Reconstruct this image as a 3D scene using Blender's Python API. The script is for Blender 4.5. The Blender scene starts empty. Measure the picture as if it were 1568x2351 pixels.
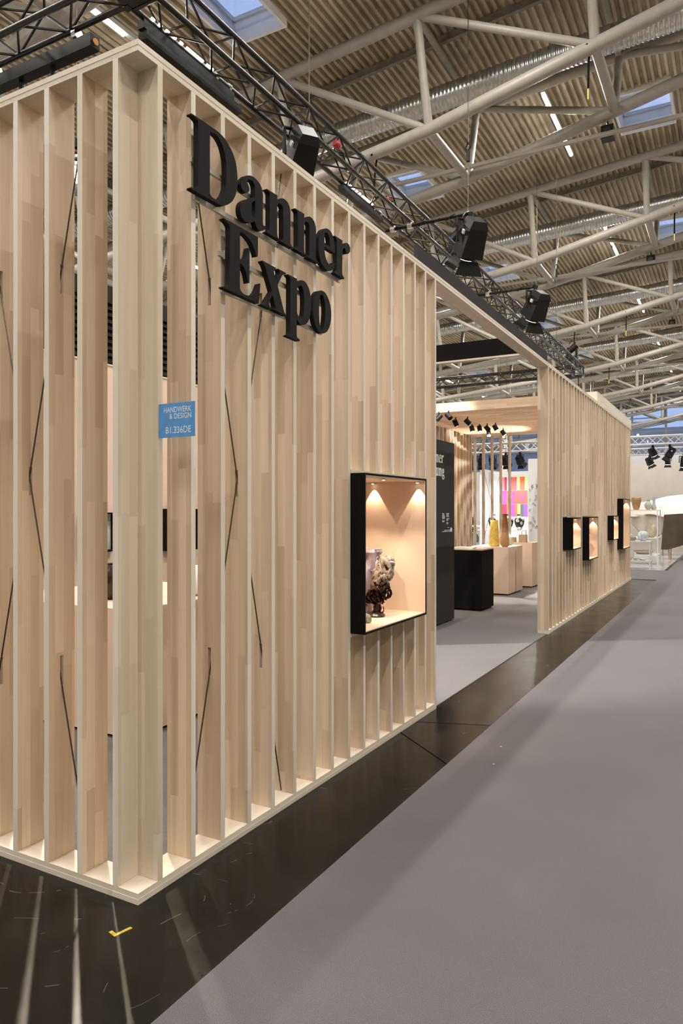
import bpy, bmesh, math, random
from mathutils import Vector, Matrix, Quaternion

random.seed(7)
scene = bpy.context.scene
C = scene.collection

# ------------------------------------------------------------------ camera
cam_d = bpy.data.cameras.new('camera')
cam = bpy.data.objects.new('camera', cam_d)
C.objects.link(cam)
cam.location = (2.114, -2.135, 1.593)
cam.rotation_euler = (math.radians(90), 0, math.atan(905 / 1643.0))
cam_d.sensor_fit = 'VERTICAL'
cam_d.sensor_height = 36.0
cam_d.lens = 36.0 * 1643 / 2351
cam_d.shift_y = -3.0 / 2351
cam_d.clip_end = 300
scene.camera = cam

# ------------------------------------------------------------------ world (dusk sky) and exposure
scene.view_settings.view_transform = 'Standard'
scene.view_settings.look = 'None'
scene.view_settings.gamma = 1.0
scene.view_settings.use_curve_mapping = False
scene.view_settings.exposure = 0.35
cy = scene.cycles
cy.max_bounces = 6; cy.diffuse_bounces = 3; cy.glossy_bounces = 2; cy.transmission_bounces = 4; cy.transparent_max_bounces = 6
cy.caustics_reflective = False; cy.caustics_refractive = False; cy.adaptive_threshold = 0.05; cy.adaptive_min_samples = 12
world = bpy.data.worlds.new('dusk_sky')
scene.world = world
world.use_nodes = True
wn = world.node_tree
bg = wn.nodes['Background']
tc = wn.nodes.new('ShaderNodeTexCoord')
sp = wn.nodes.new('ShaderNodeSeparateXYZ')
cr = wn.nodes.new('ShaderNodeValToRGB')
cr.color_ramp.elements[0].position = 0.0
cr.color_ramp.elements[0].color = (0.44, 0.57, 0.86, 1)
cr.color_ramp.elements[1].position = 0.9
cr.color_ramp.elements[1].color = (0.44, 0.56, 0.84, 1)
wn.links.new(tc.outputs['Generated'], sp.inputs[0])
wn.links.new(sp.outputs['Z'], cr.inputs[0])
wn.links.new(cr.outputs[0], bg.inputs['Color'])
bg.inputs['Strength'].default_value = 0.98

STRIP_POWER = 345.0      # watts for each hall strip light
SPOT_SCALE = 1.0         # scale of all exhibition spot lamps
WARM = (1.0, 0.80, 0.60)
NEUTRAL = (1.0, 0.955, 0.90)

# ------------------------------------------------------------------ materials
MATS = {}
def new_mat(name):
    m = bpy.data.materials.new(name); m.use_nodes = True
    nt = m.node_tree
    return m, nt, nt.nodes['Principled BSDF']

def N(nt, t, **kw):
    n = nt.nodes.new(t)
    for k, v in kw.items():
        if k in n.inputs: n.inputs[k].default_value = v
        else: setattr(n, k, v)
    return n

def plain(name, col, rough=0.6, metal=0.0, noise=0.0, nscale=40.0, bump=0.0, spec=0.5, emit=None, es=0.0, alpha=None):
    m, nt, b = new_mat(name)
    b.inputs['Base Color'].default_value = (*col, 1)
    b.inputs['Roughness'].default_value = rough
    b.inputs['Metallic'].default_value = metal
    b.inputs['Specular IOR Level'].default_value = spec
    if emit:
        b.inputs['Emission Color'].default_value = (*emit, 1)
        b.inputs['Emission Strength'].default_value = es
    if noise or bump:
        t = N(nt, 'ShaderNodeTexCoord')
        n = N(nt, 'ShaderNodeTexNoise', Scale=nscale, Detail=3.0)
        nt.links.new(t.outputs['Object'], n.inputs['Vector'])
        if noise:
            r = N(nt, 'ShaderNodeValToRGB')
            r.color_ramp.elements[0].position = 0.3
            r.color_ramp.elements[1].position = 0.7
            r.color_ramp.elements[0].color = (*[max(0, c * (1 - noise)) for c in col], 1)
            r.color_ramp.elements[1].color = (*[min(1, c * (1 + noise)) for c in col], 1)
            nt.links.new(n.outputs['Fac'], r.inputs[0])
            nt.links.new(r.outputs[0], b.inputs['Base Color'])
        if bump:
            bp = N(nt, 'ShaderNodeBump', Strength=bump, Distance=0.01)
            nt.links.new(n.outputs['Fac'], bp.inputs['Height'])
            nt.links.new(bp.outputs[0], b.inputs['Normal'])
    MATS[name] = m
    return m

def wood(name, axis, light=(0.77, 0.635, 0.475), dark=(0.545, 0.42, 0.285), row=0.046, length=0.62, strength=1.0):
    """finger-jointed hardwood board: staves run along `axis` of the object"""
    m, nt, b = new_mat(name)
    L = nt.links.new
    t = N(nt, 'ShaderNodeTexCoord'); oi = N(nt, 'ShaderNodeObjectInfo')
    s = N(nt, 'ShaderNodeSeparateXYZ'); L(t.outputs['Object'], s.inputs[0])
    others = [a for a in 'XYZ' if a != axis.upper()]
    add = N(nt, 'ShaderNodeMath', operation='ADD'); L(s.outputs[others[0]], add.inputs[0]); L(s.outputs[others[1]], add.inputs[1])
    r1 = N(nt, 'ShaderNodeMath', operation='MULTIPLY'); L(oi.outputs['Random'], r1.inputs[0]); r1.inputs[1].default_value = 37.0
    a1 = N(nt, 'ShaderNodeMath', operation='ADD'); L(s.outputs[axis.upper()], a1.inputs[0]); L(r1.outputs[0], a1.inputs[1])
    r2 = N(nt, 'ShaderNodeMath', operation='MULTIPLY'); L(oi.outputs['Random'], r2.inputs[0]); r2.inputs[1].default_value = 17.3
    a2 = N(nt, 'ShaderNodeMath', operation='ADD'); L(add.outputs[0], a2.inputs[0]); L(r2.outputs[0], a2.inputs[1])
    cb = N(nt, 'ShaderNodeCombineXYZ'); L(a1.outputs[0], cb.inputs['X']); L(a2.outputs[0], cb.inputs['Y'])
    br = N(nt, 'ShaderNodeTexBrick', Scale=1.0)
    br.inputs['Mortar Size'].default_value = 0.0
    br.inputs['Brick Width'].default_value = length
    br.inputs['Row Height'].default_value = row
    br.inputs['Color1'].default_value = (0, 0, 0, 1); br.inputs['Color2'].default_value = (1, 1, 1, 1)
    br.offset = 0.37; br.squash = 1.35; br.squash_frequency = 3
    L(cb.outputs[0], br.inputs['Vector'])
    # grain: noise stretched along the stave
    gs = N(nt, 'ShaderNodeVectorMath', operation='MULTIPLY'); L(cb.outputs[0], gs.inputs[0]); gs.inputs[1].default_value = (3.0, 110.0, 1.0)
    gn = N(nt, 'ShaderNodeTexNoise', Scale=1.0, Detail=4.0, Distortion=0.6); L(gs.outputs[0], gn.inputs['Vector'])
    gl = N(nt, 'ShaderNodeVectorMath', operation='MULTIPLY'); L(cb.outputs[0], gl.inputs[0]); gl.inputs[1].default_value = (1.2, 22.0, 1.0)
    gn2 = N(nt, 'ShaderNodeTexNoise', Scale=1.0, Detail=2.0, Distortion=1.2); L(gl.outputs[0], gn2.inputs['Vector'])
    mx = N(nt, 'ShaderNodeMix', data_type='RGBA')
    mx.inputs[6].default_value = (*dark, 1); mx.inputs[7].default_value = (*light, 1)
    w1 = N(nt, 'ShaderNodeMath', operation='MULTIPLY_ADD'); L(br.outputs['Color'], w1.inputs[0]); w1.inputs[1].default_value = 0.85 * strength; w1.inputs[2].default_value = 0.5 - 0.36 * strength
    w2 = N(nt, 'ShaderNodeMath', operation='MULTIPLY_ADD'); L(gn.outputs['Fac'], w2.inputs[0]); w2.inputs[1].default_value = 0.34; w2.inputs[2].default_value = -0.17
    w3 = N(nt, 'ShaderNodeMath', operation='MULTIPLY_ADD'); L(gn2.outputs['Fac'], w3.inputs[0]); w3.inputs[1].default_value = 0.5; w3.inputs[2].default_value = -0.25
    sm = N(nt, 'ShaderNodeMath', operation='ADD'); L(w1.outputs[0], sm.inputs[0]); L(w2.outputs[0], sm.inputs[1])
    sm2 = N(nt, 'ShaderNodeMath', operation='ADD', use_clamp=True); L(sm.outputs[0], sm2.inputs[0]); L(w3.outputs[0], sm2.inputs[1])
    L(sm2.outputs[0], mx.inputs[0])
    # slight change of tone from board to board
    hv = N(nt, 'ShaderNodeHueSaturation'); L(mx.outputs[2], hv.inputs['Color'])
    vr = N(nt, 'ShaderNodeMath', operation='MULTIPLY_ADD'); L(oi.outputs['Random'], vr.inputs[0]); vr.inputs[1].default_value = 0.14; vr.inputs[2].default_value = 0.93
    L(vr.outputs[0], hv.inputs['Value'])
    L(hv.outputs[0], b.inputs['Base Color'])
    b.inputs['Roughness'].default_value = 0.55
    b.inputs['Specular IOR Level'].default_value = 0.3
    MATS[name] = m
    return m

wood('wood_z', 'z'); wood('wood_y', 'y', light=(0.80, 0.71, 0.58), dark=(0.70, 0.60, 0.46)); wood('wood_x', 'x', light=(0.80, 0.71, 0.58), dark=(0.70, 0.60, 0.46))
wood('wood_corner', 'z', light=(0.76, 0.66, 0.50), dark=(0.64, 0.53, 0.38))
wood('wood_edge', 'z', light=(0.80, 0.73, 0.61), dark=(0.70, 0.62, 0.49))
wood('veneer', 'z', light=(0.82, 0.64, 0.48), dark=(0.77, 0.58, 0.42), row=0.3, length=9.0, strength=0.5)
wood('ceiling_wood', 'x', light=(0.70, 0.52, 0.36), dark=(0.58, 0.40, 0.25))
plain('black_fabric', (0.009, 0.008, 0.008), 0.9, spec=0.15, noise=0.4, nscale=300, bump=0.2)
plain('charcoal_fabric', (0.045, 0.039, 0.038), 0.9, spec=0.2, noise=0.35, nscale=400, bump=0.2)
plain('letter_black', (0.010, 0.009, 0.009), 0.8, spec=0.2, noise=0.25, nscale=250, bump=0.15)
plain('black_metal', (0.008, 0.007, 0.007), 0.5, spec=0.25)
plain('black_gloss', (0.010, 0.009, 0.009), 0.25)
plain('truss_black', (0.012, 0.010, 0.010), 0.33, spec=0.4, noise=0.3, nscale=15)
plain('steel_grey', (0.36, 0.33, 0.28), 0.45, noise=0.06, nscale=6)
plain('beam_dark', (0.24, 0.21, 0.17), 0.6, noise=0.2, nscale=8)
plain('galvanised', (0.55, 0.55, 0.53), 0.28, metal=0.9, noise=0.12, nscale=9)
plain('chrome', (0.7, 0.7, 0.7), 0.15, metal=1.0)
plain('aluminium', (0.62, 0.58, 0.52), 0.4, metal=0.7)
plain('rail_grey', (0.52, 0.50, 0.42), 0.45, metal=0.3)
plain('white_paint', (0.80, 0.79, 0.77), 0.5)
plain('white_metal', (0.62, 0.62, 0.62), 0.35)
plain('cream_wall', (0.66, 0.60, 0.53), 0.8, noise=0.03, nscale=3)
plain('pale_grey', (0.60, 0.60, 0.61), 0.7)
plain('grey_wall', (0.34, 0.33, 0.32), 0.8)
plain('white_ink', (0.85, 0.85, 0.83), 0.6)
plain('sign_blue', (0.10, 0.32, 0.66), 0.35, noise=0.08, nscale=30)
plain('cable', (0.10, 0.085, 0.065), 0.35, metal=0.8)
plain('red_paint', (0.55, 0.03, 0.025), 0.4)
plain('green_tape', (0.12, 0.75, 0.25), 0.5)
plain('orange_paint', (0.85, 0.35, 0.05), 0.5)
plain('yellow_tape', (0.50, 0.36, 0.03), 0.45, noise=0.4, nscale=90)
plain('yellow_strap', (0.75, 0.62, 0.08), 0.6)
plain('lamp_lit', (0.9, 0.9, 0.9), 0.3, emit=(1.0, 0.95, 0.86), es=14.0)
plain('lamp_warm', (0.9, 0.9, 0.9), 0.3, emit=(1.0, 0.86, 0.66), es=9.0)
plain('tube_lit', (0.9, 0.9, 0.9), 0.3, emit=(1.0, 0.97, 0.92), es=16.0)
plain('paper', (0.82, 0.81, 0.78), 0.7)
plain('carton', (0.50, 0.34, 0.20), 0.7)
plain('drape_brown', (0.075, 0.055, 0.035), 0.9, noise=0.15, nscale=4)
plain('tent_canvas', (0.56, 0.49, 0.41), 0.85)
plain('bright_floor', (0.42, 0.42, 0.43), 0.16, noise=0.1, nscale=3)

def carpet(name, col):
    m, nt, b = new_mat(name); L = nt.links.new
    t = N(nt, 'ShaderNodeTexCoord')
    n1 = N(nt, 'ShaderNodeTexNoise', Scale=420.0, Detail=2.0); L(t.outputs['Object'], n1.inputs['Vector'])
    n2 = N(nt, 'ShaderNodeTexNoise', Scale=1.7, Detail=3.0); L(t.outputs['Object'], n2.inputs['Vector'])
    r = N(nt, 'ShaderNodeValToRGB'); r.color_ramp.elements[0].position = 0.32; r.color_ramp.elements[1].position = 0.68
    r.color_ramp.elements[0].color = (*[c * 0.62 for c in col], 1); r.color_ramp.elements[1].color = (*[c * 1.38 for c in col], 1)
    L(n1.outputs['Fac'], r.inputs[0])
    hv = N(nt, 'ShaderNodeHueSaturation'); L(r.outputs[0], hv.inputs['Color'])
    ma = N(nt, 'ShaderNodeMath', operation='MULTIPLY_ADD'); L(n2.outputs['Fac'], ma.inputs[0]); ma.inputs[1].default_value = 0.2; ma.inputs[2].default_value = 0.9
    L(ma.outputs[0], hv.inputs['Value']); L(hv.outputs[0], b.inputs['Base Color'])
    b.inputs['Roughness'].default_value = 0.95; b.inputs['Specular IOR Level'].default_value = 0.15
    b.inputs['Sheen Weight'].default_value = 0.15
    bp = N(nt, 'ShaderNodeBump', Strength=0.5, Distance=0.004); L(n1.outputs['Fac'], bp.inputs['Height']); L(bp.outputs[0], b.inputs['Normal'])
    MATS[name] = m
carpet('carpet_aisle', (0.116, 0.106, 0.109)); carpet('carpet_booth', (0.15, 0.138, 0.138))

carpet('bounce_carpet', (0.40, 0.38, 0.35))
def asphalt(name):
    m, nt, b = new_mat(name); L = nt.links.new
    t = N(nt, 'ShaderNodeTexCoord')
    n1 = N(nt, 'ShaderNodeTexNoise', Scale=2.2, Detail=6.0); L(t.outputs['Object'], n1.inputs['Vector'])
    n2 = N(nt, 'ShaderNodeTexNoise', Scale=260.0, Detail=2.0); L(t.outputs['Object'], n2.inputs['Vector'])
    r = N(nt, 'ShaderNodeValToRGB'); r.color_ramp.elements[0].position = 0.3; r.color_ramp.elements[1].position = 0.75
    r.color_ramp.elements[0].color = (0.006, 0.005, 0.0045, 1); r.color_ramp.elements[1].color = (0.018, 0.015, 0.0125, 1)
    L(n1.outputs['Fac'], r.inputs[0])
    # worn scratches: thin iso-lines of a distorted noise, thinned out by a second noise
    n3 = N(nt, 'ShaderNodeTexNoise', Scale=1.3, Detail=1.0, Distortion=1.5); L(t.outputs['Object'], n3.inputs['Vector'])
    sb = N(nt, 'ShaderNodeMath', operation='SUBTRACT'); L(n3.outputs['Fac'], sb.inputs[0]); sb.inputs[1].default_value = 0.5
    ab = N(nt, 'ShaderNodeMath', operation='ABSOLUTE'); L(sb.outputs[0], ab.inputs[0])
    lt = N(nt, 'ShaderNodeMath', operation='LESS_THAN'); L(ab.outputs[0], lt.inputs[0]); lt.inputs[1].default_value = 0.0016
    n4 = N(nt, 'ShaderNodeTexNoise', Scale=9.0, Detail=3.0); L(t.outputs['Object'], n4.inputs['Vector'])
    gt = N(nt, 'ShaderNodeMath', operation='GREATER_THAN'); L(n4.outputs['Fac'], gt.inputs[0]); gt.inputs[1].default_value = 0.55
    v = N(nt, 'ShaderNodeTexVoronoi', Scale=6.0); L(t.outputs['Object'], v.inputs['Vector'])
    lv = N(nt, 'ShaderNodeMath', operation='LESS_THAN'); L(v.outputs['Distance'], lv.inputs[0]); lv.inputs[1].default_value = 0.022
    mu = N(nt, 'ShaderNodeMath', operation='MULTIPLY'); L(lt.outputs[0], mu.inputs[0]); L(gt.outputs[0], mu.inputs[1])
    ad = N(nt, 'ShaderNodeMath', operation='ADD', use_clamp=True); L(mu.outputs[0], ad.inputs[0]); L(lv.outputs[0], ad.inputs[1])
    ml = N(nt, 'ShaderNodeMath', operation='MULTIPLY'); L(ad.outputs[0], ml.inputs[0]); ml.inputs[1].default_value = 0.5
    mx = N(nt, 'ShaderNodeMix', data_type='RGBA'); L(ml.outputs[0], mx.inputs[0]); L(r.outputs[0], mx.inputs[6]); mx.inputs[7].default_value = (0.16, 0.145, 0.13, 1)
    L(mx.outputs[2], b.inputs['Base Color'])
    rr = N(nt, 'ShaderNodeMath', operation='MULTIPLY_ADD'); L(n1.outputs['Fac'], rr.inputs[0]); rr.inputs[1].default_value = 0.22; rr.inputs[2].default_value = 0.12
    L(rr.outputs[0], b.inputs['Roughness'])
    bp = N(nt, 'ShaderNodeBump', Strength=0.06, Distance=0.004); L(n2.outputs['Fac'], bp.inputs['Height']); L(bp.outputs[0], b.inputs['Normal'])
    b.inputs['Specular IOR Level'].default_value = 0.17
    MATS[name] = m
asphalt('asphalt')

def deck_mat():
    m, nt, b = new_mat('deck'); L = nt.links.new
    t = N(nt, 'ShaderNodeTexCoord')
    mp = N(nt, 'ShaderNodeVectorMath', operation='MULTIPLY'); L(t.outputs['Object'], mp.inputs[0]); mp.inputs[1].default_value = (2.5, 0.25, 1.0)
    n1 = N(nt, 'ShaderNodeTexNoise', Scale=1.0, Detail=3.0); L(mp.outputs[0], n1.inputs['Vector'])
    n2 = N(nt, 'ShaderNodeTexNoise', Scale=2.0, Detail=4.0); L(t.outputs['Object'], n2.inputs['Vector'])
    mu = N(nt, 'ShaderNodeMath', operation='ADD'); L(n1.outputs['Fac'], mu.inputs[0]); L(n2.outputs['Fac'], mu.inputs[1])
    r = N(nt, 'ShaderNodeValToRGB'); r.color_ramp.elements[0].position = 0.36; r.color_ramp.elements[1].position = 0.62
    mh = N(nt, 'ShaderNodeMath', operation='MULTIPLY'); L(mu.outputs[0], mh.inputs[0]); mh.inputs[1].default_value = 0.5
    r.color_ramp.elements[0].color = (0.335, 0.27, 0.175, 1); r.color_ramp.elements[1].color = (0.56, 0.475, 0.34, 1)
    L(mh.outputs[0], r.inputs[0]); L(r.outputs[0], b.inputs['Base Color'])
    b.inputs['Roughness'].default_value = 0.55
    MATS['deck'] = m
deck_mat()

def glass(name, tint=(0.92, 0.95, 1.0), refl=0.10):
    m, nt, b = new_mat(name); L = nt.links.new
    nt.nodes.remove(b)
    out = nt.nodes['Material Output']
    tr = N(nt, 'ShaderNodeBsdfTransparent'); tr.inputs[0].default_value = (*tint, 1)
    gl = N(nt, 'ShaderNodeBsdfGlossy'); gl.inputs['Roughness'].default_value = 0.05
    mx = N(nt, 'ShaderNodeMixShader'); mx.inputs[0].default_value = refl
    L(tr.outputs[0], mx.inputs[1]); L(gl.outputs[0], mx.inputs[2]); L(mx.outputs[0], out.inputs['Surface'])
    MATS[name] = m
glass('window_glass'); glass('green_glass', (0.45, 0.62, 0.55), 0.12)

def art_glass(name, c1, c2, rough=0.15, trans=0.55, sheen_scale=14.0, axis_grad=None):
    """thick studio glass with streaks; optional change of colour up the piece"""
    m, nt, b = new_mat(name); L = nt.links.new
    t = N(nt, 'ShaderNodeTexCoord')
    n = N(nt, 'ShaderNodeTexNoise', Scale=sheen_scale, Detail=4.0, Distortion=1.0); L(t.outputs['Object'], n.inputs['Vector'])
    r = N(nt, 'ShaderNodeValToRGB'); r.color_ramp.elements[0].position = 0.35; r.color_ramp.elements[1].position = 0.65
    r.color_ramp.elements[0].color = (*c1, 1); r.color_ramp.elements[1].color = (*c2, 1)
    if axis_grad:
        s = N(nt, 'ShaderNodeSeparateXYZ'); L(t.outputs['Object'], s.inputs[0])
        ma = N(nt, 'ShaderNodeMath', operation='MULTIPLY_ADD'); L(s.outputs['Z'], ma.inputs[0]); ma.inputs[1].default_value = 1.0 / axis_grad; ma.inputs[2].default_value = -0.25
        ad = N(nt, 'ShaderNodeMath', operation='MULTIPLY_ADD'); L(n.outputs['Fac'], ad.inputs[0]); ad.inputs[1].default_value = 0.5; L(ma.outputs[0], ad.inputs[2])
        L(ad.outputs[0], r.inputs[0])
    else:
        L(n.outputs['Fac'], r.inputs[0])
    L(r.outputs[0], b.inputs['Base Color'])
    b.inputs['Roughness'].default_value = rough
    b.inputs['Transmission Weight'].default_value = trans
    b.inputs['IOR'].default_value = 1.35
    bp = N(nt, 'ShaderNodeBump', Strength=0.35, Distance=0.01); L(n.outputs['Fac'], bp.inputs['Height']); L(bp.outputs[0], b.inputs['Normal'])
    MATS[name] = m
art_glass('yellow_glass', (0.90, 0.55, 0.05), (0.95, 0.78, 0.25), 0.25, 0.35)
art_glass('amber_glass', (0.75, 0.42, 0.22), (0.32, 0.15, 0.05), 0.2, 0.3, 40.0, axis_grad=0.62)
art_glass('pale_glass', (0.92, 0.85, 0.55), (0.95, 0.90, 0.72), 0.3, 0.3)
art_glass('lilac_glass', (0.50, 0.38, 0.42), (0.66, 0.57, 0.66), 0.12, 0.25, 9.0)
art_glass('lustre_glaze', (0.022, 0.010, 0.006), (0.62, 0.55, 0.45), 0.1, 0.0, 9.0, axis_grad=0.40)
_r = [n for n in MATS['lustre_glaze'].node_tree.nodes if n.type == 'VALTORGB'][0].color_ramp
_r.elements[0].position = .42; _r.elements[1].position = .80; _e = _r.elements.new(.58); _e.color = (.10, .05, .045, 1)
MATS['lustre_glaze'].node_tree.nodes['Principled BSDF'].inputs['Metallic'].default_value = 0.6
art_glass('moss_glass', (0.20, 0.22, 0.14), (0.45, 0.44, 0.33), 0.2, 0.2, 60.0)
plain('orange_glaze', (0.75, 0.20, 0.06), 0.25, noise=0.3, nscale=12)
plain('dark_vessel', (0.035, 0.018, 0.012), 0.25, noise=0.5, nscale=10)
plain('copper_brown', (0.22, 0.10, 0.05), 0.35, noise=0.5, nscale=14, bump=0.3)
plain('ochre_ceramic', (0.36, 0.20, 0.075), 0.6, noise=0.3, nscale=14)
plain('celadon', (0.42, 0.43, 0.37), 0.5, noise=0.25, nscale=20)
plain('sand_ceramic', (0.52, 0.45, 0.30), 0.6, noise=0.12, nscale=10)
plain('blue_white', (0.50, 0.53, 0.56), 0.4, noise=0.35, nscale=16)
plain('grey_ceramic', (0.32, 0.30, 0.28), 0.6, noise=0.3, nscale=14)

def bw_pattern():
    m, nt, b = new_mat('black_white_glaze'); L = nt.links.new
    t = N(nt, 'ShaderNodeTexCoord')
    v = N(nt, 'ShaderNodeTexVoronoi', Scale=9.0); L(t.outputs['Object'], v.inputs['Vector'])
    g = N(nt, 'ShaderNodeMath', operation='GREATER_THAN'); L(v.outputs['Distance'], g.inputs[0]); g.inputs[1].default_value = 0.52
    mx = N(nt, 'ShaderNodeMix', data_type='RGBA'); L(g.outputs[0], mx.inputs[0]); mx.inputs[6].default_value = (0.5, 0.49, 0.46, 1); mx.inputs[7].default_value = (0.015, 0.014, 0.013, 1)
    L(mx.outputs[2], b.inputs['Base Color']); b.inputs['Roughness'].default_value = 0.35
    MATS['black_white_glaze'] = m
bw_pattern()

# lit lenses and tubes only glow; the lamps beside them do the lighting
for _n in ('lamp_lit', 'lamp_warm', 'tube_lit'): MATS[_n].cycles.emission_sampling = 'NONE'

# ------------------------------------------------------------------ mesh helpers
def mat_of(m): return MATS[m] if isinstance(m, str) else m

def link_mesh(name, me, parent=None, loc=(0, 0, 0), rot=(0, 0, 0)):
    o = bpy.data.objects.new(name, me); C.objects.link(o)
    o.location = loc; o.rotation_euler = rot
    if parent: o.parent = parent
    return o

class MB:
    """collects geometry; build() links it as one mesh object"""
    def __init__(s): s.v = []; s.f = []; s.m = Matrix()
    def add(s, verts, faces):
        k = len(s.v)
        s.v += [tuple(s.m @ Vector(p)) for p in verts]
        s.f += [tuple(i + k for i in f) for f in faces]
        return s
    def box(s, x0, x1, y0, y1, z0, z1):
        return s.add([(x0, y0, z0), (x1, y0, z0), (x1, y1, z0), (x0, y1, z0), (x0, y0, z1), (x1, y0, z1), (x1, y1, z1), (x0, y1, z1)],
                     [(3, 2, 1, 0), (4, 5, 6, 7), (0, 1, 5, 4), (1, 2, 6, 5), (2, 3, 7, 6), (3, 0, 4, 7)])
    def frustum(s, w0, h0, w1, h1, z0, z1):
        return s.add([(-w0, -h0, z0), (w0, -h0, z0), (w0, h0, z0), (-w0, h0, z0), (-w1, -h1, z1), (w1, -h1, z1), (w1, h1, z1), (-w1, h1, z1)],
                     [(3, 2, 1, 0), (4, 5, 6, 7), (0, 1, 5, 4), (1, 2, 6, 5), (2, 3, 7, 6), (3, 0, 4, 7)])
    def tube(s, p, q, r, n=8, r2=None):
        p = Vector(p); q = Vector(q); d = (q - p).normalized()
        a = d.orthogonal().normalized(); b = d.cross(a)
        r2 = r if r2 is None else r2
        vs = []
        for c, rr in ((p, r), (q, r2)):
            for i in range(n):
                t = 2 * math.pi * i / n
                vs.append(c + (a * math.cos(t) + b * math.sin(t)) * rr)
        fs = [(i, (i + 1) % n, n + (i + 1) % n, n + i) for i in range(n)] + [tuple(range(n - 1, -1, -1)), tuple(range(n, 2 * n))]
        return s.add(vs, fs)
    def path(s, pts, r, n=8, closed=False):
        """tube along a polyline; r is a number or a list"""
        pts = [Vector(p) for p in pts]; m = len(pts); up = None; vs = []
        for i, p in enumerate(pts):
            a = pts[(i - 1) % m] if (closed or i) else p
            b = pts[(i + 1) % m] if (closed or i < m - 1) else p
            d = (b - a).normalized()
            if up is None: up = d.orthogonal().normalized()
            up = (up - d * up.dot(d)).normalized(); sd = d.cross(up)
            rr = r[i] if isinstance(r, (list, tuple)) else r
            for j in range(n):
                t = 2 * math.pi * j / n
                vs.append(p + (up * math.cos(t) + sd * math.sin(t)) * rr)
        fs = []
        for i in range(m if closed else m - 1):
            k = (i + 1) % m
            for j in range(n):
                fs.append((i * n + j, i * n + (j + 1) % n, k * n + (j + 1) % n, k * n + j))
        if not closed: fs += [tuple(range(n - 1, -1, -1)), tuple(range((m - 1) * n, m * n))]
        return s.add(vs, fs)
    def lathe(s, prof, n=20, c=(0, 0, 0), wob=None):
        vs = []; fs = []
        for k, (r, z) in enumerate(prof):
            for i in range(n):
                t = 2 * math.pi * i / n
                rr = r * (wob(t, z) if wob else 1.0)
                vs.append((c[0] + rr * math.cos(t), c[1] + rr * math.sin(t), c[2] + z))
        for k in range(len(prof) - 1):
            for i in range(n):
                fs.append((k * n + i, k * n + (i + 1) % n, (k + 1) * n + (i + 1) % n, (k + 1) * n + i))
        fs += [tuple(range(n - 1, -1, -1)), tuple(range((len(prof) - 1) * n, len(prof) * n))]
        return s.add(vs, fs)
    def extrude(s, poly, z0, z1):
        n = len(poly)
        vs = [(x, y, z0) for x, y in poly] + [(x, y, z1) for x, y in poly]
        return s.add(vs, [tuple(range(n - 1, -1, -1)), tuple(range(n, 2 * n))] + [(i, (i + 1) % n, n + (i + 1) % n, n + i) for i in range(n)])
    def mesh(s, name, mat, smooth=False, off=(0, 0, 0)):
        me = bpy.data.meshes.new(name)
        o = Vector(off)
        me.from_pydata([tuple(Vector(p) - o) for p in s.v], [], s.f)
        me.materials.append(mat_of(mat))
        if smooth:
            me.polygons.foreach_set('use_smooth', [True] * len(me.polygons))
            me.set_sharp_from_angle(angle=math.radians(40))
        me.update()
        return me
    def build(s, name, mat, parent=None, smooth=False, at=None, label=None):
        """geometry is given in the parent's world frame: the parent's position is taken off"""
        off = Vector((0, 0, 0))
        p = parent
        while p is not None:
            off += p.location; p = p.parent
        if at is not None:                     # own origin of a top-level mesh
            off = Vector(at)
        o = link_mesh(name, s.mesh(name, mat, smooth, off), parent)
        if at is not None and parent is None: o.location = at
        if label: o['label'] = label
        return o

def tag(o, label, cat, group=None):
    o['label'] = label; o['category'] = cat
    if group: o['group'] = group
    return o

def thing(name, label, cat, loc=(0, 0, 0), group=None):
    o = bpy.data.objects.new(name, None); C.objects.link(o)
    o.empty_display_size = 0.05
    o.location = loc
    return tag(o, label, cat, group)

def struct(o): o['kind'] = 'structure'; return o

def copy_tree(o, parent=None):
    c = o.copy(); C.objects.link(c); c.parent = parent
    for ch in o.children: copy_tree(ch, c)
    return c

def lamp(name, kind, parent, loc, direction=None, energy=10, color=WARM, angle=50, blend=0.3, size=0.03, sx=None, sy=None):
    d = bpy.data.lights.new(name, kind); d.energy = energy * (SPOT_SCALE if kind == 'SPOT' else 1.0); d.color = color
    if kind == 'SPOT':
        d.spot_size = math.radians(angle); d.spot_blend = blend; d.shadow_soft_size = size
    elif kind == 'AREA':
        d.shape = 'RECTANGLE'; d.size = sx; d.size_y = sy
    else: d.shadow_soft_size = size
    o = bpy.data.objects.new(name, d); C.objects.link(o)
    off = Vector((0, 0, 0)); p = parent
    while p is not None:
        off += p.location; p = p.parent
    if parent: o.parent = parent
    o.location = Vector(loc) - off
    if direction is not None:
        o.rotation_euler = Vector(direction).to_track_quat('-Z', 'Y').to_euler()
    return o

def text_mesh(txt, size, mat, extrude=0.0, xscale=1.0, align='LEFT', spacing=1.0):
    cu = bpy.data.curves.new('text', 'FONT'); cu.body = txt; cu.size = size; cu.extrude = extrude
    cu.align_x = align; cu.resolution_u = 3; cu.space_character = spacing
    o = bpy.data.objects.new('text', cu); C.objects.link(o)
    dg = bpy.context.evaluated_depsgraph_get()
    me = bpy.data.meshes.new_from_object(o.evaluated_get(dg))
    bpy.data.objects.remove(o); bpy.data.curves.remove(cu)
    for v in me.vertices: v.co.x *= xscale
    me.materials.clear(); me.materials.append(mat_of(mat))
    return me

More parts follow.
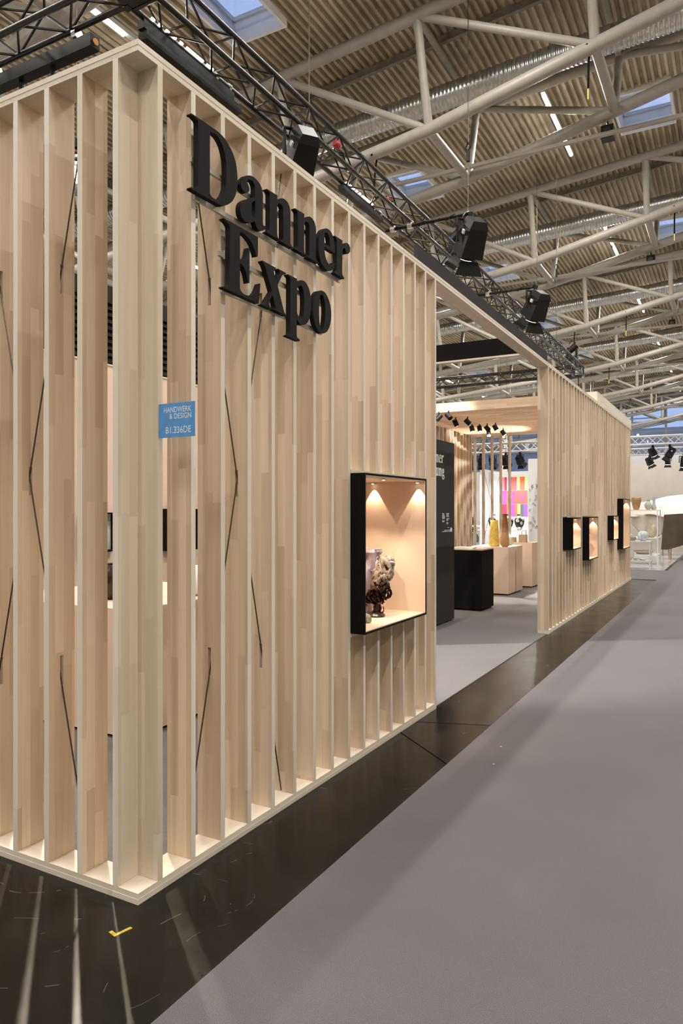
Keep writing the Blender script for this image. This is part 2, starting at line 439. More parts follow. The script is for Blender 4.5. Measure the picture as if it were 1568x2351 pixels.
def smooth_loop(pts, sub=4, corner=38):
    n = len(pts); P = [Vector(p) for p in pts]; out = []
    def is_corner(i):
        a = P[i] - P[i - 1]; b = P[(i + 1) % n] - P[i]
        return a.angle(b, 0) > math.radians(corner)
    cor = [is_corner(i) for i in range(n)]
    for i in range(n):
        p1, p2 = P[i], P[(i + 1) % n]
        t1 = (P[(i + 1) % n] - P[i - 1]) * 0.5 if not cor[i] else None
        t2 = (P[(i + 2) % n] - P[i]) * 0.5 if not cor[(i + 1) % n] else None
        L = (p2 - p1).length
        def lim(t): return t * min(1.0, 1.0 * L / max(t.length, 1e-9))
        out.append(p1)
        if t1 is None and t2 is None: continue
        t1 = lim(t1) if t1 is not None else (p2 - p1)
        t2 = lim(t2) if t2 is not None else (p2 - p1)
        for k in range(1, sub):
            t = k / sub
            h1 = 2 * t**3 - 3 * t**2 + 1; h2 = t**3 - 2 * t**2 + t; h3 = -2 * t**3 + 3 * t**2; h4 = t**3 - t**2
            out.append(p1 * h1 + t1 * h2 + p2 * h3 + t2 * h4)
    return out

def outline_mesh(loops, depth, mat):
    """flat outline with holes, filled and given thickness: local (u, v) plane, extruded along +w"""
    cu = bpy.data.curves.new('outline', 'CURVE'); cu.dimensions = '2D'; cu.fill_mode = 'BOTH'; cu.extrude = depth / 2
    for lp in loops:
        s = cu.splines.new('POLY'); s.points.add(len(lp) - 1); s.use_cyclic_u = True
        for k, p in enumerate(lp): s.points[k].co = (p[0], p[1], 0, 1)
    o = bpy.data.objects.new('outline', cu); C.objects.link(o)
    dg = bpy.context.evaluated_depsgraph_get()
    me = bpy.data.meshes.new_from_object(o.evaluated_get(dg))
    bpy.data.objects.remove(o); bpy.data.curves.remove(cu)
    me.materials.clear(); me.materials.append(mat_of(mat))
    return me

# ------------------------------------------------------------------ the hall
# floor: dark polished asphalt slabs, joints left open
floor = struct(MB().box(-27, 20, -13, 73, -0.06, -0.012).build('floor', 'asphalt'))
J = [(-13, -13), (2.585, -4.5, 2.17), (2.86, 3.03), (7.56, 7.57), (11.86, 11.80), (15.62, 15.62), (24, 24), (33, 33), (42, 42), (51, 51), (60, 60), (73, 73)]
def jy(j, x):
    if len(j) == 3:                       # the skewed crack beside the display case
        x = min(max(x, -0.05), 0.52)
        return j[0] + (j[2] - j[0]) * (x + 0.01) / 0.48
    x = min(max(x, -0.05), 0.52)
    return j[0] + (j[1] - j[0]) * (x + 0.01) / 0.48
for k in range(len(J) - 1):
    g = 0.006
    a, b = J[k], J[k + 1]
    poly = [(-27, jy(a, -27) + g), (-0.05, jy(a, -0.05) + g), (0.52, jy(a, 0.52) + g), (20, jy(a, 20) + g), (20, jy(b, 20) - g), (0.52, jy(b, 0.52) - g), (-0.05, jy(b, -0.05) - g), (-27, jy(b, -27) - g)]
    MB().extrude(poly, -0.012, 0.0).build('floor_slab', 'asphalt', floor)

# carpets
o = MB().box(0.53, 4.4, -9, 60, 0.0, 0.007).build('aisle_carpet', 'carpet_aisle')
tag(o, 'grey aisle carpet running along the right beside the dark floor strip', 'carpet')
o = MB().box(-7.5, 0.528, 15.72, 18.6, 0.0, 0.007).build('aisle_carpet', 'carpet_aisle')
tag(o, 'grey carpet of the cross aisle beyond the far end of the slat wall', 'carpet')
o = MB().box(-4.88, -0.147, 0.15, 15.40, 0.0, 0.006).box(-0.147, -0.02, 3.30, 7.215, 0.0, 0.006).build('stand_carpet', 'carpet_booth')
tag(o, 'grey carpet inside the slatted exhibition stand', 'carpet')
o = MB().box(-7.5, 0.45, 18.62, 28.4, 0.0, 0.008).build('stand_floor', 'bright_floor')
tag(o, 'bright glossy floor of the pottery stand behind the slat wall', 'floor covering')

for x0, x1, y0, y1, lb in ((5.2, 19.5, -12, 14, 'added pale bounce carpet across the aisle, near half'), (5.2, 19.5, 16, 60, 'added pale bounce carpet across the aisle, far half'),
                           (-26.5, -7.6, -12, 12, 'added pale bounce carpet on the left, near half'), (-26.5, -9.2, 14, 68, 'added pale bounce carpet on the left, far half'), (-8.5, 0.5, 30, 66, 'added pale bounce carpet at the far end of the hall')):
    tag(MB().box(x0, x1, y0, y1, 0.0, 0.006).build('stand_carpet', 'bounce_carpet'), lb, 'carpet', 'added bounce carpets')  # pale carpets added around the hall to bounce light up to the roof
BAY = 9.0
YB0 = 11.79            # bottom chord of the truss seen first
def zA(x): return 11.50 + 0.09 * (x + 3.48)
def zB(x): return 9.52 + 0.22 * (x + 3.48) if x > -4.74 else 9.243 + 0.10 * (x + 4.74)
def zDeck(x): return zA(x) + 0.32
SKY_X = [(-20.2, -18.95), (-13.7, -12.45), (-7.2, -5.95), (-0.62, 0.66), (5.8, 7.1), (12.3, 13.6)]

ceiling = bpy.data.objects.new('ceiling', None); C.objects.link(ceiling); struct(ceiling)
ceiling.location = (0, 0, 11.8)
PITCH = 0.16
def deck_profile(x0, x1):
    pts = [(x0, zDeck(x0))]
    k = int(math.floor(x0 / PITCH))
    while k * PITCH < x1:
        for u, dz in ((0.0, 0.0), (0.06, 0.0), (0.075, 0.085), (0.145, 0.085)):
            x = k * PITCH + u
            if x0 < x < x1: pts.append((x, zDeck(x) + dz))
        k += 1
    pts.append((x1, zDeck(x1)))
    return pts
for k in range(-3, 7):
    y0 = YB0 - 0.65 + BAY * k; y1 = y0 + BAY
    if y1 > 72.3: y1 = 72.3
    s0 = y0 + 5.95; s1 = y0 + 7.9                  # skylight opening in this bay
    mb = MB()
    segs = []; x = -27.0
    for a, b in SKY_X:
        segs.append((x, a, False)); segs.append((a, b, True)); x = b
    segs.append((x, 20.0, False))
    for a, b, hole in segs:
        pr = deck_profile(a, b)
        for ya, yb in (((y0, s0), (s1, y1)) if hole else ((y0, y1),)):
            vs = [(px, ya, pz) for px, pz in pr] + [(px, yb, pz) for px, pz in pr]
            n = len(pr)
            mb.add(vs, [(i, i + 1, n + i + 1, n + i) for i in range(n - 1)])
    mb.build('roof_sheet', 'deck', ceiling)
    for a, b in SKY_X:                              # curb, frame and two panes of each rooflight
        if a > 6 or k < -1: 
            pass
        zz = zDeck((a + b) / 2)
        t = 0.05
        cu = MB()
        for xa, xb, ya, yb in ((a - .06, a + .0, s0, s1), (b, b + .06, s0, s1), (a - .06, b + .06, s0 - .06, s0), (a - .06, b + .06, s1, s1 + .06)):
            cu.box(xa, xb, ya, yb, zz - 0.10, zz + 0.45)
        w = cu.build('rooflight', 'white_paint', ceiling)
        ym = (s0 + s1) / 2
        fr = MB().box(a, b, ym - .06, ym + .06, zz + .36, zz + .46).box((a + b) / 2 - .03, (a + b) / 2 + .03, s0, ym, zz + .38, zz + .46)
        for ya, yb in ((s0, ym), (ym, s1)):
            fr.box(a, a + t, ya, yb, zz + .38, zz + .46).box(b - t, b, ya, yb, zz + .38, zz + .46).box(a, b, ya, ya + t, zz + .38, zz + .46).box(a, b, yb - t, yb, zz + .38, zz + .46)
        fr.build('window_frame', 'pale_grey', w)
        for ya, yb in ((s0, ym), (ym, s1)):
            MB().box(a + t, b - t, ya + t, yb - t, zz + .405, zz + .415).build('pane', 'window_glass', w)
        if yb > s0 and k in (-1, 0, 1, 2, 3) and a < 2:      # tilted blind half drawn in the far half of the shaft
            MB().add([(a + t, ym + .1, zz + .30), (b - t, ym + .1, zz + .30), (b - t, s1 - t, zz + .12), (a + t, s1 - t, zz + .12),
                      (a + t, ym + .1, zz + .31), (b - t, ym + .1, zz + .31), (b - t, s1 - t, zz + .13), (a + t, s1 - t, zz + .13)],
                     [(3, 2, 1, 0), (4, 5, 6, 7), (0, 1, 5, 4), (1, 2, 6, 5), (2, 3, 7, 6), (3, 0, 4, 7)]).build('blind_panel', 'window_glass', w)

# side walls of the hall, glazed gable at the far end
struct(MB().box(-27.2, -27.0, -13, 73, 0, 14).build('wall_left', 'grey_wall'))
struct(MB().box(20.0, 20.2, -13, 73, 0, 14).build('wall_right', 'grey_wall'))
struct(MB().box(-27, 20, -13.2, -13.0, 0, 14).build('wall_back', 'grey_wall'))
gable = bpy.data.objects.new('wall_far', None); C.objects.link(gable); struct(gable); gable.location = (0, 72.4, 0)
MB().box(-27, 20, 72.3, 72.5, 0, 5.2).build('parapet', 'grey_wall', gable)
for i in range(-9, 7):
    x = i * 3.0 - 0.7
    MB().box(x - 0.10, x + 0.10, 72.25, 72.45, 5.2, zDeck(x) + .2).build('mullion', 'pale_grey', gable)
    for zz in (6.6, 7.9, 9.2, 10.5):
        if zz < zDeck(x): MB().box(x + 0.1, x + 2.9, 72.3, 72.4, zz - 0.05, zz + 0.05).build('transom', 'pale_grey', gable)
    zt = min(zDeck(x), zDeck(x + 3)) + .1
    MB().box(x + 0.1, x + 2.9, 72.34, 72.36, 5.2, zt).build('pane', 'window_glass', gable)
# neighbouring hall outside the gable, dark against the dusk sky
o = MB().box(-60, 10, 96, 120, 0, 11.5).box(-60, 10, 95.6, 96, 9.5, 12).build('neighbouring_hall', 'grey_wall')
tag(o, 'dark neighbouring building outside the glazed end of the hall', 'building')

# roof trusses: four tubular chords each, struts between
def make_truss():
    r = thing('roof_truss', '', 'truss', (0, 0, 0), 'tubular roof trusses of the hall')
    nodes = [-3.48 + 3.3 * k for k in range(-7, 6)]
    yA, yC, yD = -0.65, 2.5, 3.15
    xs = [-26.9] + nodes + [19.9]
    for y, fz, rad in ((yA, zA, .125), (0, zB, .135), (yC, zB, .135), (yD, zA, .125)):
        nm = 'top_chord' if fz is zA else 'bottom_chord'
        MB().path([(x, y, fz(x)) for x in xs], rad, 12).build(nm, 'steel_grey', r, True)
    for i, x in enumerate(nodes):
        if x > 8: continue
        MB().tube((x, yA, zA(x)), (x, 0, zB(x)), .09, 10).build('post', 'steel_grey', r, True)
        MB().tube((x, yD, zA(x)), (x, yC, zB(x)), .09, 10).build('post', 'steel_grey', r, True)
        MB().tube((x, 0, zB(x)), (x, yC, zB(x)), .10, 10).build('cross_tube', 'steel_grey', r, True)
        MB().tube((x, yA, zA(x)), (x, yD, zA(x)), .075, 10).build('cross_tube', 'steel_grey', r, True)
        if i + 1 < len(nodes):
            x2 = nodes[i + 1]
            MB().tube((x, yA, zA(x)), (x2, 0, zB(x2)), .08, 10).build('diagonal', 'steel_grey', r, True)
            MB().tube((x, yD, zA(x)), (x2, yC, zB(x2)), .08, 10).build('diagonal', 'steel_grey', r, True)
    mb = MB()
    for a, b in zip(xs[:-1], xs[1:]):
        mb.add([(a, yy, zA(a) + dz) for yy in (0.57, 0.67) for dz in (0.14, 0.29)] + [(b, yy, zA(b) + dz) for yy in (0.57, 0.67) for dz in (0.14, 0.29)],
               [(0, 1, 5, 4), (2, 6, 7, 3), (0, 4, 6, 2), (1, 3, 7, 5)])
    mb.build('purlin', 'beam_dark', r)
    return r
def make_duct():
    n = 16; vs = []; fs = []
    X = -26.0; rows = 0
    while X < 9.0:
        for dx, rr in ((0.0, .262), (0.045, .262), (0.06, .274), (0.075, .274)):
            x = X + dx; zc = 10.87 + .055 * (x + 3.48)
            for i in range(n):
                t = 2 * math.pi * i / n
                vs.append((x, rr * math.cos(t), zc + rr * math.sin(t)))
            rows += 1
        X += 0.09
    for k in range(rows - 1):
        for i in range(n):
            fs.append((k * n + i, k * n + (i + 1) % n, (k + 1) * n + (i + 1) % n, (k + 1) * n + i))
    mb = MB(); mb.v = vs; mb.f = fs
    return mb.mesh('air_duct', 'galvanised', True)
ORD = ['nearest', 'second', 'third', 'fourth', 'fifth', 'sixth', 'seventh', 'eighth', 'ninth', 'tenth']
truss0 = make_truss(); duct_me = make_duct()
strap_mb = MB().path([(0, -.13, .0), (0, 0, .13), (0, .13, 0), (0, .05, -.25), (0, .0, -.75)], .022, 6)
strap_me = strap_mb.mesh('band', 'black_fabric'); strap_tip = MB().tube((0, 0, -.95), (0, 0, -.74), .015, 6).mesh('tip', 'yellow_strap')
for k in range(-1, 7):
    t = truss0 if k == -1 else copy_tree(truss0)
    t.location = (0, YB0 + BAY * k, 0)
    t['label'] = ('grey tubular roof truss behind the black truss at the top left' if k == -1 else
                  'grey tubular roof truss with silver duct, %s from the camera' % ORD[k])
    if k <= 5:
        d = link_mesh('air_duct', duct_me, None, (0, YB0 + BAY * k + 1.25, 0))
        tag(d, 'ribbed silver air duct inside a roof truss, %s from the camera' % ORD[k + 1], 'duct', 'ribbed silver air ducts')
    o = MB().tube((-26, 0, 0), (8, 0, 0), .055, 8).build('sprinkler_pipe', 'steel_grey', None, True)
    o.location = (0, YB0 + BAY * k + 2.15, 9.62)
    tag(o, 'thin level pipe under the roof, %s from the camera' % ORD[k + 1], 'pipe', 'thin pipes under the roof')
for k, x in ((0, -4.75), (0, -.30), (1, -4.9), (1, .55), (2, -5.8), (2, -4.0), (2, -1.9), (3, -5.5), (3, -3.9)):
    s = thing('lifting_strap', 'black strap with yellow end on the %s roof truss, %s' % (ORD[k], {-4.75: 'left one', -.30: 'right one', -4.9: 'left one', .55: 'right one', -5.8: 'leftmost one', -4.0: 'middle one', -1.9: 'right one', -5.5: 'left one', -3.9: 'right one'}[x]), 'strap', (x, YB0 + BAY * k, zB(x)), 'black lifting straps on the roof tubes')
    link_mesh('band', strap_me, s); link_mesh('tip', strap_tip, s)

for k, lb in ((0, 'nearest'), (1, 'second'), (2, 'third')):
    x = -.32; y = YB0 + BAY * k + 2.5; z = zB(x) - .16
    s = thing('hall_speaker', 'small black box lamp under the %s roof truss' % lb, 'lamp', (x, y, z), 'small black boxes under the roof')
    MB().tube((x, y, z), (x, y, z - .12), .025, 8).build('bracket', 'black_metal', s)
    MB().box(x - .13, x + .13, y - .12, y + .12, z - .40, z - .121).build('housing', 'black_metal', s)
    MB().tube((x, y - .121, z - .26), (x, y - .125, z - .26), .08, 14).build('lens', 'black_gloss', s)

# strip lights of the hall, one row of three tubes per bay
def make_strip():
    r = thing('strip_light', '', 'ceiling light', (0, 0, 0), 'white strip lights under the roof')
    MB().box(-.05, .05, -1.75, 1.75, 0.03, 0.12).build('housing', 'white_metal', r)
    for a, b in ((-1.65, -.9), (-.72, .25), (.72, 1.62)):
        MB().tube((0, a, 0.0), (0, b, 0.0), .045, 8).build('tube', 'tube_lit', r)
    lamp('strip_light_lamp', 'AREA', r, (0, 0, -0.06), (0, 0, -1), STRIP_POWER, NEUTRAL, sx=0.09, sy=3.4)
    return r
strip0 = make_strip(); first = True
for i in range(-2, 3):
    for k in range(-3, 6):
        x = -1.92 + 6.5 * i; y = 16.87 + BAY * k; z = zDeck(x) - 0.42
        s = strip0 if first else copy_tree(strip0); first = False
        s.location = (x, y, z)
        s['label'] = 'white strip light under the roof, %s row from camera, %s column from left' % (ORD[k + 3], ORD[i + 2].replace('nearest', 'first'))

# ------------------------------------------------------------------ slatted exhibition stand
H = 3.5; TH = 0.046; SW = 0.14; ST = 0.03; SP = 0.2095
SLOT = 0.13
_slat_cache = {}
def slat_mesh(z0, z1, slots=(), w=SW):
    key = (round(z0, 3), round(z1, 3), tuple(slots), w)
    if key not in _slat_cache:
        mb = MB(); z = z0
        for c in sorted(slots):
            a, b = c - SLOT / 2, c + SLOT / 2
            mb.box(-w, 0, 0, ST, z, a)
            mb.box(-w, -.078, 0, ST, a, b); mb.box(-.060, 0, 0, ST, a, b)
            z = b
        mb.box(-w, 0, 0, ST, z, z1)
        me = mb.mesh('slat', 'wood_z')
        me.materials.append(MATS['wood_edge'])             # the narrow front edges take a paler wood tone
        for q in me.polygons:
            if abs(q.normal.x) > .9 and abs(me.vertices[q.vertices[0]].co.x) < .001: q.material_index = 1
        _slat_cache[key] = me
    return _slat_cache[key]

def planks(root, segs, along, z0, mat):
    """two stacked boards, split where the joints show"""
    for k, (a, b) in enumerate(segs):
        for layer in (0, 1):
            za = z0 + layer * TH / 2; zb = za + TH / 2 - 0.0006
            d = 0.0015 if layer == (0 if z0 < 1 else 1) else 0.0
            g = 0.0006
            if along == 'y': MB().box(-SW, d, a + g, b - g, za, zb).build('plank', mat, root)
            else: MB().box(a + g, b - g, -d, SW, za, zb).build('plank', mat, root)

# bracing cables run through long slots in the slats
def zc1(u): return 1.751 - 4.29 * (u - 0.75)      # falling away from the corner
def zc2(u): return 1.751 + 4.29 * (u - 0.75)
SLOTS = {}
for i in range(0, 6):
    y = 0.112 + SP * i + ST / 2
    z = [round(q, 2) for q in (zc1(y), zc2(y)) if 0.15 < q < 3.36]
    if len(z) == 2 and abs(z[0] - z[1]) < SLOT: z = z[:1]
    SLOTS[i] = tuple(z)

NICHES = {'big': (1.823, 2.833, .822, 1.829)}
FAR = [(8.31, 8.93, 1.035, 1.492), (9.58, 10.42, .81, 1.492), (12.17, 12.81, 1.035, 1.497), (13.48, 14.57, .80, 1.838)]

def cut_slats(root, i, y, niches, slots=()):
    za, zb = TH, H - TH
    for a, b, c, d in niches:
        if y + ST > a - .004 and y < b + .004:
            link_mesh('slat', slat_mesh(za, c - .022), root, Vector((0, y, 0)) - root.location)
            link_mesh('slat', slat_mesh(d + .022, zb), root, Vector((0, y, 0)) - root.location)
            return
    link_mesh('slat', slat_mesh(za, zb, slots), root, Vector((0, y, 0)) - root.location)

corner = thing('corner_post', 'pale L-shaped corner post of the slatted stand between the two slat walls', 'post', (-.07, .07, 0))
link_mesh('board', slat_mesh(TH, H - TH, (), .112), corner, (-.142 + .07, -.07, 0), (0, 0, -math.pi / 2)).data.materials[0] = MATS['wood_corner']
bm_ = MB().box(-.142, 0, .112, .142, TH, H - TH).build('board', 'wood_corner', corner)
for z0 in (0, H - TH):
    for layer in (0, 1):
        MB().box(-.1424, .0015 * (layer if z0 else 1 - layer), -.0015 * (layer if z0 else 1 - layer), .1424, z0 + layer * TH / 2, z0 + layer * TH / 2 + TH / 2 - .0006).build('plank', 'wood_y' if layer else 'wood_x', corner)

right = thing('slat_wall', 'long beech slat wall carrying the black lettering, blue sign and lit display case', 'partition', (0, .15, 0))
for i in range(1, 16):
    y = 0.112 + SP * i
    cut_slats(right, i, y, [NICHES['big']], SLOTS.get(i, ()))
planks(right, [(.1424, 3.2845)], 'y', 0, 'wood_y')
planks(right, [(.1424, 3.0), (3.0, 5.4), (5.4, 7.26)], 'y', H - TH, 'wood_y')
a, b, c, d = NICHES['big']
for z in (c - .022, d):          # short boards closing the cut slats above and below the case
    MB().box(-SW, 0, a, b + .03, z, z + .022).build('trimmer_board', 'wood_y', right)
for fn in (zc1, zc2):
    pts = sorted([(fn(u), u) for u in (.3, 1.2)])
    MB().tube((-.07, .75 + (1.751 - .06) / 4.29 * (1 if fn is zc1 else -1), .06), (-.07, .75 - (3.44 - 1.751) / 4.29 * (1 if fn is zc1 else -1), 3.44), .0035, 6).build('brace_cable', 'cable', right)

left = thing('slat_wall', 'short beech slat wall at the left edge, running away from the corner post', 'partition', (-.15, 0, 0))
for i in range(1, 24):
    x = -.142 - SP * i
    link_mesh('slat', slat_mesh(TH, H - TH, SLOTS.get(i, ())), left, Vector((x, 0, 0)) - left.location, (0, 0, -math.pi / 2))
planks(left, [(-2.4, -.1424), (-4.95, -2.4)], 'x', 0, 'wood_x')
planks(left, [(-2.4, -.1424), (-4.95, -2.4)], 'x', H - TH, 'wood_x')
for s in (1, -1):
    MB().tube((-.75 - s * (1.751 - .06) / 4.29, .07, .06), (-.75 + s * (3.44 - 1.751) / 4.29, .07, 3.44), .0035, 6).build('brace_cable', 'cable', left)

far = thing('slat_wall', 'far beech slat wall beyond the entrance with four small lit cases', 'partition', (0, 7.229, 0))
for i in range(0, 40):
    cut_slats(far, i, 7.229 + SP * i, FAR)
planks(far, [(7.229, 10.2), (10.2, 13.2), (13.2, 15.62)], 'y', 0, 'wood_y')
planks(far, [(7.262, 10.2), (10.2, 13.2), (13.2, 15.62)], 'y', H - TH, 'wood_y')

# the white fascia standing on the far wall and the black one over the entrance
o = MB().box(-.20, -.002, 10.95, 15.60, 3.501, 3.675).build('fascia_board', 'wood_y', at=(-.1, 13.2, 3.5))
tag(o, 'off-white fascia box on top of the far end of the slat wall', 'fascia')
o = MB().box(-.03, -.002, 2.90, 7.18, 3.501, 3.612).build('fascia_board', 'charcoal_fabric', at=(-.01, 5, 3.5))
tag(o, 'charcoal fabric fascia standing on the header above the entrance', 'fascia')
bb = thing('cross_beam', 'black beam with pale underside crossing above the entrance', 'beam', (-2.5, 6.42, 3.5))
MB().box(-4.95, -.145, 6.40, 6.46, 3.478, 3.69).build('beam', 'black_fabric', bb)
MB().box(-4.95, -.145, 6.395, 6.47, 3.455, 3.477).build('underside_board', 'wood_x', bb)

# ------------------------------------------------------------------ lettering
LET = {
    'D': ('0.26,3.31 0.385,3.314 0.444,3.314 0.493,3.304 0.538,3.276 0.572,3.234 0.585,3.179 0.587,3.141 0.583,3.113 0.57,3.074 0.547,3.039 0.517,3.013 0.485,2.994 0.459,2.987 0.26,2.983 0.26,2.991 0.277,2.994 0.291,2.999 0.301,3.007 0.305,3.018 0.305,3.29 0.3,3.299 0.287,3.303 0.273,3.305 0.26,3.302', '0.386,3.29 0.428,3.294 0.46,3.28 0.485,3.248 0.499,3.203 0.502,3.165 0.501,3.114 0.495,3.078 0.481,3.047 0.46,3.019 0.444,3.006 0.42,3.001 0.397,3.002 0.384,3.012 0.384,3.283'),
    'a': ('0.66,3.205 0.696,3.218 0.732,3.219 0.765,3.209 0.784,3.192 0.793,3.17 0.794,3.138 0.793,3.027 0.795,3.015 0.803,3.011 0.813,3.017 0.821,3.016 0.818,3.005 0.803,2.992 0.786,2.982 0.77,2.978 0.751,2.978 0.737,2.988 0.727,3.006 0.712,3.002 0.696,2.992 0.678,2.986 0.651,2.981 0.629,2.985 0.613,3 0.607,3.019 0.609,3.041 0.62,3.061 0.646,3.083 0.682,3.103 0.727,3.126 0.727,3.172 0.723,3.184 0.712,3.196 0.696,3.198 0.678,3.193 0.666,3.187 0.663,3.179 0.669,3.168 0.678,3.158 0.681,3.149 0.678,3.137 0.666,3.125 0.653,3.119 0.637,3.118 0.62,3.127 0.613,3.14 0.615,3.157 0.629,3.178 0.644,3.194', '0.705,3.094 0.729,3.11 0.729,3.03 0.712,3.021 0.701,3.027 0.7,3.086'),
    'n': ('0.828,3.207 0.921,3.21 0.921,3.187 0.949,3.205 0.979,3.216 1.009,3.214 1.03,3.202 1.043,3.18 1.045,3.154 1.045,3.007 1.052,2.996 1.066,2.992 1.075,2.992 1.074,2.987 0.956,2.985 0.956,2.989 0.968,2.995 0.975,3.006 0.975,3.155 0.973,3.167 0.964,3.176 0.949,3.178 0.934,3.174 0.924,3.163 0.92,3.151 0.92,3.013 0.924,2.999 0.937,2.991 0.953,2.992 0.953,2.989 0.828,2.989 0.828,2.994 0.842,2.999 0.851,3.007 0.854,3.017 0.854,3.188 0.85,3.197 0.837,3.202 0.828,3.202', ''),
    'e': ('1.416,3.212 1.453,3.218 1.486,3.207 1.509,3.183 1.52,3.15 1.522,3.104 1.511,3.102 1.403,3.104 1.403,3.079 1.412,3.052 1.43,3.029 1.456,3.016 1.475,3.017 1.498,3.03 1.511,3.045 1.52,3.045 1.516,3.025 1.501,3.004 1.475,2.987 1.438,2.977 1.401,2.983 1.365,3.001 1.344,3.035 1.335,3.075 1.337,3.115 1.351,3.156 1.38,3.191', '1.416,3.191 1.438,3.191 1.453,3.176 1.462,3.153 1.464,3.122 1.401,3.12 1.401,3.151 1.405,3.178'),
    'r': ('1.522,3.206 1.614,3.209 1.614,3.18 1.638,3.199 1.67,3.212 1.698,3.211 1.713,3.197 1.711,3.171 1.69,3.153 1.67,3.148 1.658,3.158 1.65,3.171 1.638,3.172 1.626,3.163 1.618,3.143 1.614,3.115 1.612,3.015 1.62,2.999 1.639,2.991 1.639,2.985 1.52,2.986 1.52,2.991 1.536,2.999 1.546,3.015 1.546,3.181 1.539,3.194 1.522,3.2', ''),
    'E': ('0.484,2.938 0.752,2.939 0.751,2.843 0.738,2.838 0.731,2.853 0.717,2.875 0.699,2.894 0.672,2.909 0.641,2.917 0.61,2.917 0.606,2.915 0.606,2.788 0.623,2.788 0.641,2.796 0.654,2.81 0.665,2.835 0.671,2.855 0.674,2.862 0.683,2.865 0.681,2.694 0.67,2.691 0.663,2.716 0.649,2.742 0.627,2.762 0.606,2.769 0.606,2.65 0.614,2.636 0.636,2.629 0.667,2.63 0.694,2.636 0.717,2.649 0.74,2.673 0.754,2.699 0.763,2.714 0.772,2.716 0.759,2.614 0.481,2.616 0.481,2.623 0.5,2.627 0.516,2.633 0.526,2.643 0.528,2.907 0.523,2.919 0.508,2.926 0.496,2.93 0.484,2.93', ''),
    'x': ('0.79,2.836 0.91,2.835 0.91,2.831 0.898,2.824 0.891,2.817 0.893,2.803 0.9,2.786 0.911,2.768 0.927,2.791 0.939,2.811 0.942,2.825 0.936,2.832 0.927,2.833 0.927,2.836 1.003,2.836 1.001,2.828 0.98,2.821 0.961,2.806 0.924,2.75 0.985,2.628 0.998,2.619 1.011,2.618 1.006,2.612 0.888,2.617 0.888,2.62 0.9,2.626 0.905,2.634 0.88,2.687 0.863,2.668 0.851,2.648 0.847,2.633 0.855,2.624 0.869,2.619 0.869,2.614 0.788,2.615 0.788,2.619 0.8,2.624 0.814,2.635 0.873,2.705 0.816,2.809 0.804,2.822 0.79,2.83', ''),
    'p': ('1.021,2.835 1.109,2.836 1.11,2.822 1.137,2.835 1.165,2.843 1.194,2.842 1.223,2.826 1.243,2.798 1.252,2.757 1.252,2.711 1.24,2.662 1.22,2.63 1.194,2.61 1.165,2.602 1.137,2.602 1.117,2.612 1.108,2.622 1.106,2.535 1.112,2.521 1.137,2.515 1.136,2.507 1.014,2.509 1.014,2.514 1.033,2.521 1.042,2.53 1.044,2.809 1.041,2.823 1.03,2.829 1.021,2.83', '1.11,2.786 1.123,2.8 1.14,2.809 1.156,2.811 1.171,2.797 1.179,2.769 1.182,2.733 1.181,2.694 1.174,2.658 1.162,2.638 1.148,2.631 1.131,2.635 1.117,2.645 1.109,2.658'),
    'o': ('1.355,2.839 1.386,2.844 1.417,2.838 1.449,2.814 1.469,2.784 1.479,2.745 1.477,2.705 1.462,2.663 1.437,2.629 1.402,2.608 1.367,2.601 1.33,2.608 1.3,2.633 1.282,2.669 1.275,2.707 1.277,2.748 1.291,2.789 1.318,2.821', '1.367,2.821 1.386,2.817 1.402,2.796 1.41,2.766 1.412,2.735 1.408,2.696 1.398,2.655 1.383,2.628 1.367,2.62 1.355,2.63 1.346,2.656 1.341,2.695 1.341,2.743 1.346,2.781 1.355,2.812'),
}
def loops(ch, dy=0.0):
    out = []
    for s in LET[ch]:
        if s: out.append(smooth_loop([(float(a) + dy, float(b)) for a, b in (q.split(',') for q in s.split())]))
    return out
sign = thing('lettering_sign', 'large black raised serif letters reading Danner Expo on the slat wall', 'sign', (0.04, 0.95, 2.9))
def put_letter(ch, dy=0.0):
    me = outline_mesh(loops(ch, dy), 0.028, 'letter_black')
    M_ = Matrix(((0, 0, 1, 0.041), (1, 0, 0, 0), (0, 1, 0, 0), (0, 0, 0, 1)))
    me.transform(Matrix.Translation(-sign.location) @ M_)
    link_mesh('letter', me, sign)
for ch, dy in (('D', 0), ('a', 0), ('n', 0), ('n', .2627), ('e', 0), ('r', 0), ('E', 0), ('x', 0), ('p', 0), ('o', 0)):
    put_letter(ch, dy)
for z, y0, y1 in ((3.145, .31, 1.70), (2.985, .33, 1.66), (2.79, .50, 1.46), (2.625, .52, 1.44)):
    MB().box(.001, .014, y0, y1, z - .011, z + .011).build('mounting_rail', 'rail_grey', sign)
    for y in (y0 + .03, (y0 + y1) / 2 - .02, y1 - .05):
        MB().box(.014, .0275, y, y + .03, z - .02, z + .02).build('bracket', 'rail_grey', sign)

